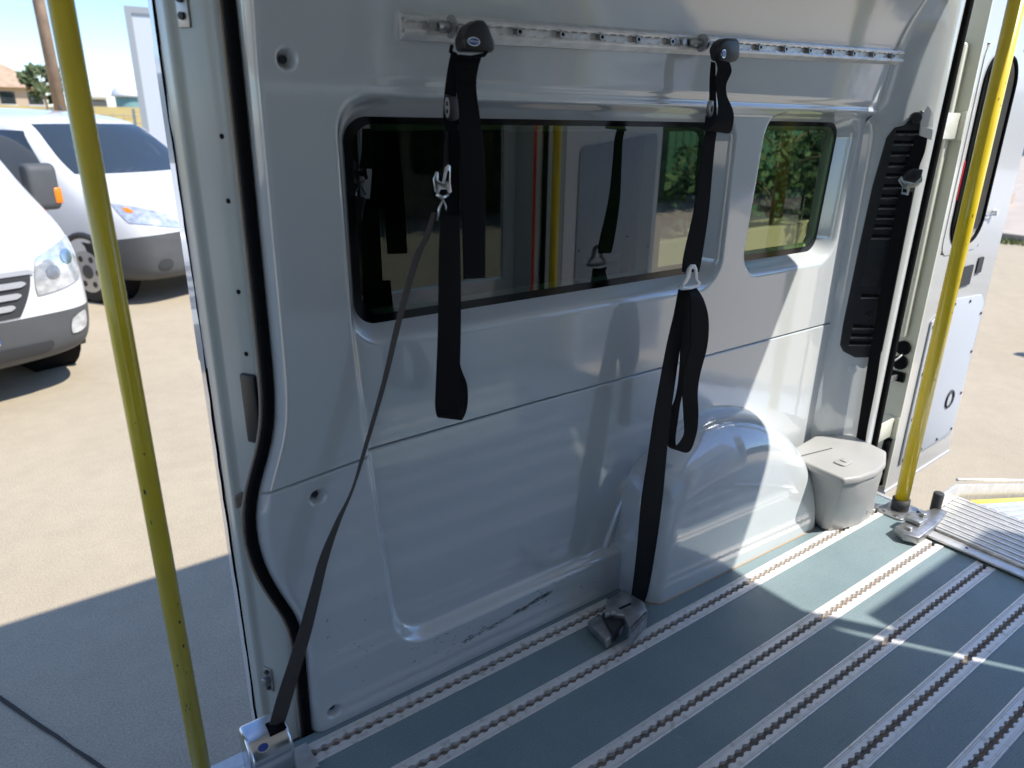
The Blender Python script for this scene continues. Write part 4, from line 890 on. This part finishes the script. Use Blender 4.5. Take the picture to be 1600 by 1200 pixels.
tz = np.array([.40,6.0,GZ]); rzt = math.radians(-71); cR, sR = math.cos(rzt), math.sin(rzt); wl = (2.40,.90)
tp = (tz[0]-(wl[0]*cR-wl[1]*sR), tz[1]-(wl[0]*sR+wl[1]*cR), GZ)
c2 = Car('large_parked_van', tv, (.60,1.98,0), tp, rzt); tag(c2.o, 'tall white parked van with chrome barred grille at the left edge', 'van', 'vans parked in the yard')
c2.patch('windshield', [(-.84,1.52),(.84,1.52),(.72,2.18),(-.72,2.18)], M['carglass'], 'x', .006, .12, 16)
for s in (1,-1):
    c2.patch('side_window', [(1.75,1.36),(.55,1.34),(.55,1.98),(1.20,2.0)], M['carglass'], 'y', .006, .15, 12, side=s)
    h = c2.patch('headlight', [(s*.52,.72),(s*.86,.78),(s*.90,1.08),(s*.56,.98)], M['lens'], 'x', .010, .35, 14)
    for (yy,zz_) in ((.66,.87),(.78,.95)): c2.patch('lamp_bowl', [(s*(yy-.045),zz_-.045),(s*(yy+.045),zz_-.045),(s*(yy+.045),zz_+.045),(s*(yy-.045),zz_+.045)], M['steel'], 'x', .016, .95, 8, h)
    c2.patch('fog_light', [(s*.70,.42),(s*.84,.44),(s*.85,.58),(s*.72,.54)], M['lens'], 'x', .008, .6, 8)
    mi = MB().prism(rrect(1.60,1.76,1.15,1.50,.06), s*1.03, s*1.24, 1).build('wing_mirror', M['grey_pl'], c2.o, bevel=.03, seg=3)
    MB().box(1.72,1.766,s*1.19,s*1.246,1.20,1.32).build('mirror_indicator', M['orange'], mi, bevel=.01)
gr = c2.patch('grille', [(-.42,.61),(.42,.61),(.54,.88),(-.54,.88)], M['dark'], 'x', .008, .15, 14)
for (z,w) in ((.665,.38),(.735,.43),(.805,.47)): c2.patch('grille_bar', [(-w,z),(w,z),(w+.01,z+.04),(-w-.01,z+.04)], M['rim'], 'x', .022, .25, 12, gr)
c2.patch('grille_rim', [(-.55,.88),(.55,.88),(.52,.91),(-.52,.91)], M['rim'], 'x', .016, .1, 10, gr)
c2.patch('number_plate', [(-.26,.46),(.26,.46),(.26,.57),(-.26,.57)], M['white'], 'x', .012, 0, 6)
c2.patch('plate_band', [(.225,.47),(.26,.47),(.26,.56),(.225,.56)], mat('blue plate band', (.02,.12,.6), .4), 'x', .016, 0, 3)
c2.patch('lower_intake', [(-.55,.33),(.55,.33),(.60,.42),(-.60,.42)], M['dark'], 'x', .007, .2)
for y in (.94,-.94):
    for x in (1.85,-1.75): c2.wheel(x, y*1.05, .34, .22)
c3 = copy_tree(c2.o); c3.location = (9.4,.05,GZ); c3.rotation_euler.z = math.pi
c3['label'] = 'tall white parked van just past the right picture edge, its shadow in view'
# ------------------------------------------------------------------ background beyond the yard
M['field'] = mat('dry yellow grass', (.34,.24,.06), .95, col2=(.46,.36,.13), vscale=1.3)
M['leaf'] = mat('green foliage', (.055,.085,.028), .7, col2=(.11,.14,.055), vscale=2.5)
M['leaf2'] = mat('dark green foliage', (.030,.060,.022), .7, col2=(.07,.11,.04), vscale=2.5)
M['bark'] = mat('grey brown bark', (.16,.12,.085), .9, var=.2, vscale=9)
V = []; nx = 50; 
ys = [17,20,24,30,40,55,80,140]; zs_ = [-.59,-.5,-.2,.5,1.35,1.75,2.0,2.4]
for y, z in zip(ys, zs_):
    for i in range(nx): V.append((-60+i*2.2, y, z+.06*math.sin(i*1.7+y)))
fd = mk('field', V, [(r*nx+i, r*nx+i+1, (r+1)*nx+i+1, (r+1)*nx+i) for r in range(len(ys)-1) for i in range(nx-1)], M['field'], None, True); tag(fd, kind='structure')
def tree(name, loc, h, cr_, label, m, n=1400, seed=1, trunk=True, group=None, leaf=.10, flat=1.0):
    rnd = random.Random(seed); o = empty(name, loc); tag(o, label, 'tree' if trunk else 'bush', group)
    t = MB(); th = h*.5 if trunk else h*.25
    t.tube([(0,0,0),(.03*h*.2,0,th*.5),(0,.02*h,th),(0,.02*h,h*.8)], [.045*h*.6,.035*h*.6,.025*h*.6,.008*h], 8)
    tips = []
    for k in range(9):
        a = rnd.uniform(0,6.28); z = rnd.uniform(th*.7,h*.75); r = cr_*rnd.uniform(.5,.85); p = (r*math.cos(a), r*math.sin(a), z+r*.5); tips.append(p)
        t.tube([(0,.01*h,z),(p[0]*.5,p[1]*.5,z+r*.35),p], [.014*h,.010*h,.004*h], 6)
    t.build('trunk', M['bark'], o, True)
    V = []; Fc = []; cl = []
    for k in range(26):
        a, b, rr = rnd.uniform(0,6.28), rnd.uniform(-1,1), rnd.uniform(.35,1)**.5
        zc = h-cr_*flat*1.0; cl.append((cr_*rr*math.cos(a)*math.sqrt(1-b*b*.6), cr_*rr*math.sin(a)*math.sqrt(1-b*b*.6), max(.15 if not trunk else h*.3, zc+cr_*flat*rr*b), cr_*rnd.uniform(.22,.42)))
    for k in range(n):
        c = rnd.choice(cl); d = Vector((rnd.gauss(0,1),rnd.gauss(0,1),rnd.gauss(0,1))).normalized()*c[3]*rnd.uniform(.5,1.05); p = Vector(c[:3])+d
        u = Vector((rnd.gauss(0,1),rnd.gauss(0,1),rnd.gauss(0,1))).normalized(); w = u.orthogonal().normalized(); s = leaf*rnd.uniform(.6,1.4); b = len(V)
        V += [p-u*s, p+w*s*.5, p+u*s, p-w*s*.5]; Fc.append((b,b+1,b+2,b+3))
    mk('crown', V, Fc, m, o); return o
def Y_(p, y): return at(p, 1, y)
# utility pole
a, b = Y_((92,150),22), Y_((52,0),22)
up = empty('utility_pole', (float(a[0]), 22, -.4)); tag(up, 'weathered brown wooden utility pole behind the small white van', 'pole')
MB().tube([(0,0,0),(-.05,0,5),(-.1,0,10)], [.15,.13,.10], 12).build('pole_shaft', mat('weathered wood', (.30,.21,.15), .9, var=.25, vscale=3), up, True)
MB().box(-.95,.75,-.06,.06,9.1,9.25).build('crossarm', M['bark'], up)
for x in (-.8,-.1,.6): MB().tube([(x,0,9.25),(x,0,9.45)], .05, 8).build('insulator', M['white'], up)
# house
hp = Y_((-12,152),58); h0 = empty('farm_house', (float(hp[0]),58,1.5)); tag(h0, 'low tan farm house with clay tiled roof at the far left', 'house')
M['tan'] = mat('tan render', (.48,.38,.29), .9); M['tile'] = mat('orange clay tiles', (.44,.31,.21), .85, var=.2, vscale=3)
MB().box(-4,2.9,0,7,0,1.4).build('house_wall', M['tan'], h0)
MB().add([(-4.4,-.4,1.35),(3.4,-.4,1.35),(3.4,7.4,1.35),(-4.4,7.4,1.35),(-2.2,3.5,3.1),(.6,3.5,3.1)],[(0,1,5,4),(1,2,5),(2,3,4,5),(3,0,4),(3,2,1,0)]).build('house_roof', M['tile'], h0)
for x in (-2.6,.4,1.9): w_ = MB().box(x,x+.8,-.03,.02,.35,1.1).build('house_window', M['carglass'], h0); MB().box(x-.06,x+.86,-.06,.0,.27,.345).build('sill', M['white'], w_)
q = Y_((68,140),44); tree('field_tree', (float(q[0]),44,1.0), 2.5, .8, 'round green tree beside the utility pole', M['leaf'], 1300, 3, leaf=.13)
# dome on a base, far off
q = Y_((196,140),150); dm = empty('silo_dome', (float(q[0]),150,2.2)); tag(dm, 'white dome roof on a teal base beyond the field', 'silo')
MB().tube([(0,0,-.6),(0,0,2.2)], 1.9, 20).build('silo_base', mat('teal cladding', (.16,.30,.30), .7), dm)
MB().tube([(0,0,2.2+2.0*math.sin(t)) for t in np.linspace(0,1.5,9)], [2.5*math.cos(t) for t in np.linspace(0,1.5,9)], 24).build('dome', M['white'], dm, True)
q = Y_((143,140),80); sh = empty('white_shed', (float(q[0]),80,1.6)); tag(sh, 'small white shed with grey front at the field edge', 'shed')
MB().box(-1.1,1.1,0,2,0,1.0).build('shed_wall', M['grey_pl'], sh); MB().box(-1.25,1.25,-.2,2.2,1.0,2.0).build('shed_roof', M['white'], sh, bevel=.3, seg=3)
# wire fence in front of the field
fn = empty('wire_fence', (0,18,-.6)); tag(fn, 'wire mesh fence along the dry yellow field', 'fence')
for i in range(15): MB().tube([(-9+i*1.5,0,0),(-9+i*1.5,0,2.0)], .03, 8).build('fence_post', M['zinc'], fn)
w_ = MB()
for k in range(12): w_.tube([(-9,0,.1+k*.16),(12,0,.1+k*.16)], .006, 4)
for k in range(105): w_.tube([(-9+k*.2,0,.1),(-9+k*.2,0,1.9)], .005, 4)
w_.build('fence_mesh', M['zinc'], fn)
# box truck behind the small van
q = Y_((195,8),14.0); bt_ = empty('box_truck', (float(q[0])+1.62,14.0,GZ), math.radians(-9)); tag(bt_, 'tall grey box truck body behind the small white van', 'truck')
M['boxp'] = mat('pale grey box panel', (.52,.55,.57), .5); M['boxf'] = mat('grey box frame', (.30,.32,.33), .5)
TH = float(q[2])-GZ+.02
MB().box(-1.55,4.4,.0,2.4,1.0,TH-.06).build('cargo_box', M['boxp'], bt_)
for (x0,x1,z0,z1) in ((-1.62,4.46,TH-.10,TH),(-1.62,4.46,.92,1.02),(-1.62,-1.52,1.02,TH-.10),(4.36,4.46,1.02,TH-.10)): MB().box(x0,x1,-.03,.06,z0,z1).build('box_frame', M['boxf'], bt_)
MB().box(-1.4,6.2,.5,1.9,.6,.9).build('chassis', M['dark'], bt_)
cb = MB().prism([(4.5,.55),(6.5,.55),(6.5,1.4),(6.2,2.4),(4.5,2.5)], .15, 2.25, 1).build('cab', M['white'], bt_, bevel=.08, seg=3)
MB().prism([(4.9,1.45),(6.1,1.45),(5.95,2.2),(4.9,2.25)], .13, .149, 1).build('cab_window', M['carglass'], cb)
for x in (-.5,.5,5.5):
    for y in (.15,2.25): wb = MB().tube([(x,y-.14,.45),(x,y+.14,.45)], .45, 20).build('wheel', M['tyre'], bt_); MB().tube([(x,y-.15,.45),(x,y-.141,.45)], .26, 16).build('rim', M['rim'], wb)
# green fence and bushes seen through the windows
gf = empty('green_fence', (6,8.6,GZ)); tag(gf, 'green slatted fence seen through the tinted windows', 'fence')
M['gfence'] = mat('green painted slats', (.10,.20,.15), .6)
sm_ = None
for i in range(70):
    if sm_ is None: o = MB().box(0,.16,0,.03,.1,2.3).build('fence_slat', M['gfence'], gf); sm_ = o.data
    else: o = bpy.data.objects.new('fence_slat', sm_); COL.objects.link(o); o.parent = gf
    o.location = (-1+i*.2, i*.012, 0)
for z in (.4,1.9): MB().add([(-1,.04,z),(13,.88,z),(13,.88,z+.1),(-1,.04,z+.1),(-1,.09,z),(13,.93,z),(13,.93,z+.1),(-1,.09,z+.1)],[(0,1,2,3),(7,6,5,4),(0,4,5,1),(3,2,6,7),(1,5,6,2),(0,3,7,4)]).build('fence_rail', M['gfence'], gf)
for i,(x,y,h,r,lb) in enumerate(((8.6,7.3,1.7,.85,'leafy bush seen through the right end of the large window'),(10.6,7.2,2.3,1.1,'tall leafy bush seen through the left of the small window'),(12.6,7.5,2.1,1.1,'wide leafy bush seen through the middle of the small window'),(14.8,7.6,1.6,1.0,'low leafy bush seen through the right of the small window'),(17.0,8.2,2.6,1.3,'dark tree like bush at the upper right of the small window'))):
    tree('leafy_bush', (x,y,GZ), h, r, lb, M['leaf2'] if i%2 else M['leaf'], 1500, 20+i, False, 'bushes along the green fence', .09, .8)
lw = empty('low_wall', (9.5,6.35,GZ)); tag(lw, 'low pale wall in front of the bushes seen through the small window', 'wall')
MB().add([(-3,0,0),(11,.9,0),(11,.9,.38),(-3,0,.38),(-3,.2,0),(11,1.1,0),(11,1.1,.38),(-3,.2,.38)],[(0,1,2,3),(7,6,5,4),(0,4,5,1),(3,2,6,7),(1,5,6,2),(0,3,7,4)]).build('wall_body', M['tan'], lw)
# far right: pavement, pale building, verge
M['pave'] = mat('pinkish paving', (.45,.39,.33), .9, var=.10, vscale=2)
pv_ = mk('pavement', [(14.5,-40,GZ+.12),(60,-40,GZ+.12),(60,60,GZ+.12),(14.5,60,GZ+.12),(14.5,-40,GZ-.02),(14.5,60,GZ-.02)], [(0,1,2,3),(4,0,3,5)], M['pave']); tag(pv_, kind='structure')
bp_ = at((1505,60),0,60.); pb = empty('pale_building', (60,float(bp_[1]),GZ)); tag(pb, 'pale pinkish building wall beyond the open rear door', 'building')
MB().box(0,12,-9,14,0,13).build('building_wall', mat('pale pink render', (.62,.57,.55), .9, var=.03, vscale=.6), pb)
MB().box(-.3,12.3,-9.3,14.3,13,13.5).build('parapet', M['white'], pb)
for k in range(5): w_ = MB().box(-.04,.06,-7+k*4.2,-5.4+k*4.2,3.4,5.6).build('window', M['carglass'], pb); MB().box(-.2,0,-7.1+k*4.2,-5.3+k*4.2,3.2,3.39).build('sill', M['white'], w_)
q = at((1468,232),0,34.); tree('street_tree', (34,float(q[1]),GZ+.12), 2.6, 1.2, 'small green bush beyond the rear pillar seal', M['leaf'], 1000, 41, leaf=.12)
vg = MB(); rnd = random.Random(8)
for k in range(1500):
    x, y = rnd.uniform(14.0,14.5), rnd.uniform(2.6,9); h = rnd.uniform(.03,.10); a = rnd.uniform(0,6.28)
    vg.add([(x-.03*math.cos(a),y-.03*math.sin(a),GZ),(x+.03*math.cos(a),y+.03*math.sin(a),GZ),(x+rnd.uniform(-.04,.04),y+rnd.uniform(-.04,.04),GZ+h)],[(0,1,2)])
g_ = mk('verge_grass', vg.V, vg.F, mat('verge green', (.17,.19,.07), .9)); tag(g_, 'strip of green verge grass along the pavement kerb', 'grass', kind='stuff')

# unseen hedge added behind the camera to darken reflections in glass and lining
hd = empty('reflection_hedge', (6,-10.5,GZ)); tag(hd, 'added dark hedge out of view, darkening the reflection in the large window', 'hedge')
rnd = random.Random(77); V = []; Fc = []
MB().box(-10,16,-.25,.15,0,2.5).build('hedge_core', M['leaf2'], hd)
for k in range(14000):
    p = Vector((rnd.uniform(-10,16), rnd.gauss(.1,.3), rnd.uniform(0,2.7)+rnd.gauss(0,.12))); u = Vector((rnd.gauss(0,1),rnd.gauss(0,1),rnd.gauss(0,1))).normalized(); w = u.orthogonal().normalized(); s_ = .12*rnd.uniform(.6,1.4); b = len(V)
    V += [p-u*s_, p+w*s_*.6, p+u*s_, p-w*s_*.6]; Fc.append((b,b+1,b+2,b+3))
mk('hedge_leaves', V, Fc, M['leaf2'], hd)['kind'] = 'stuff'
for k in range(10): MB().tube([(-8+k*2,0,0),(-8+k*2+.1,.05,1.6)], [.05,.02], 7).build('hedge_stem', M['bark'], hd)
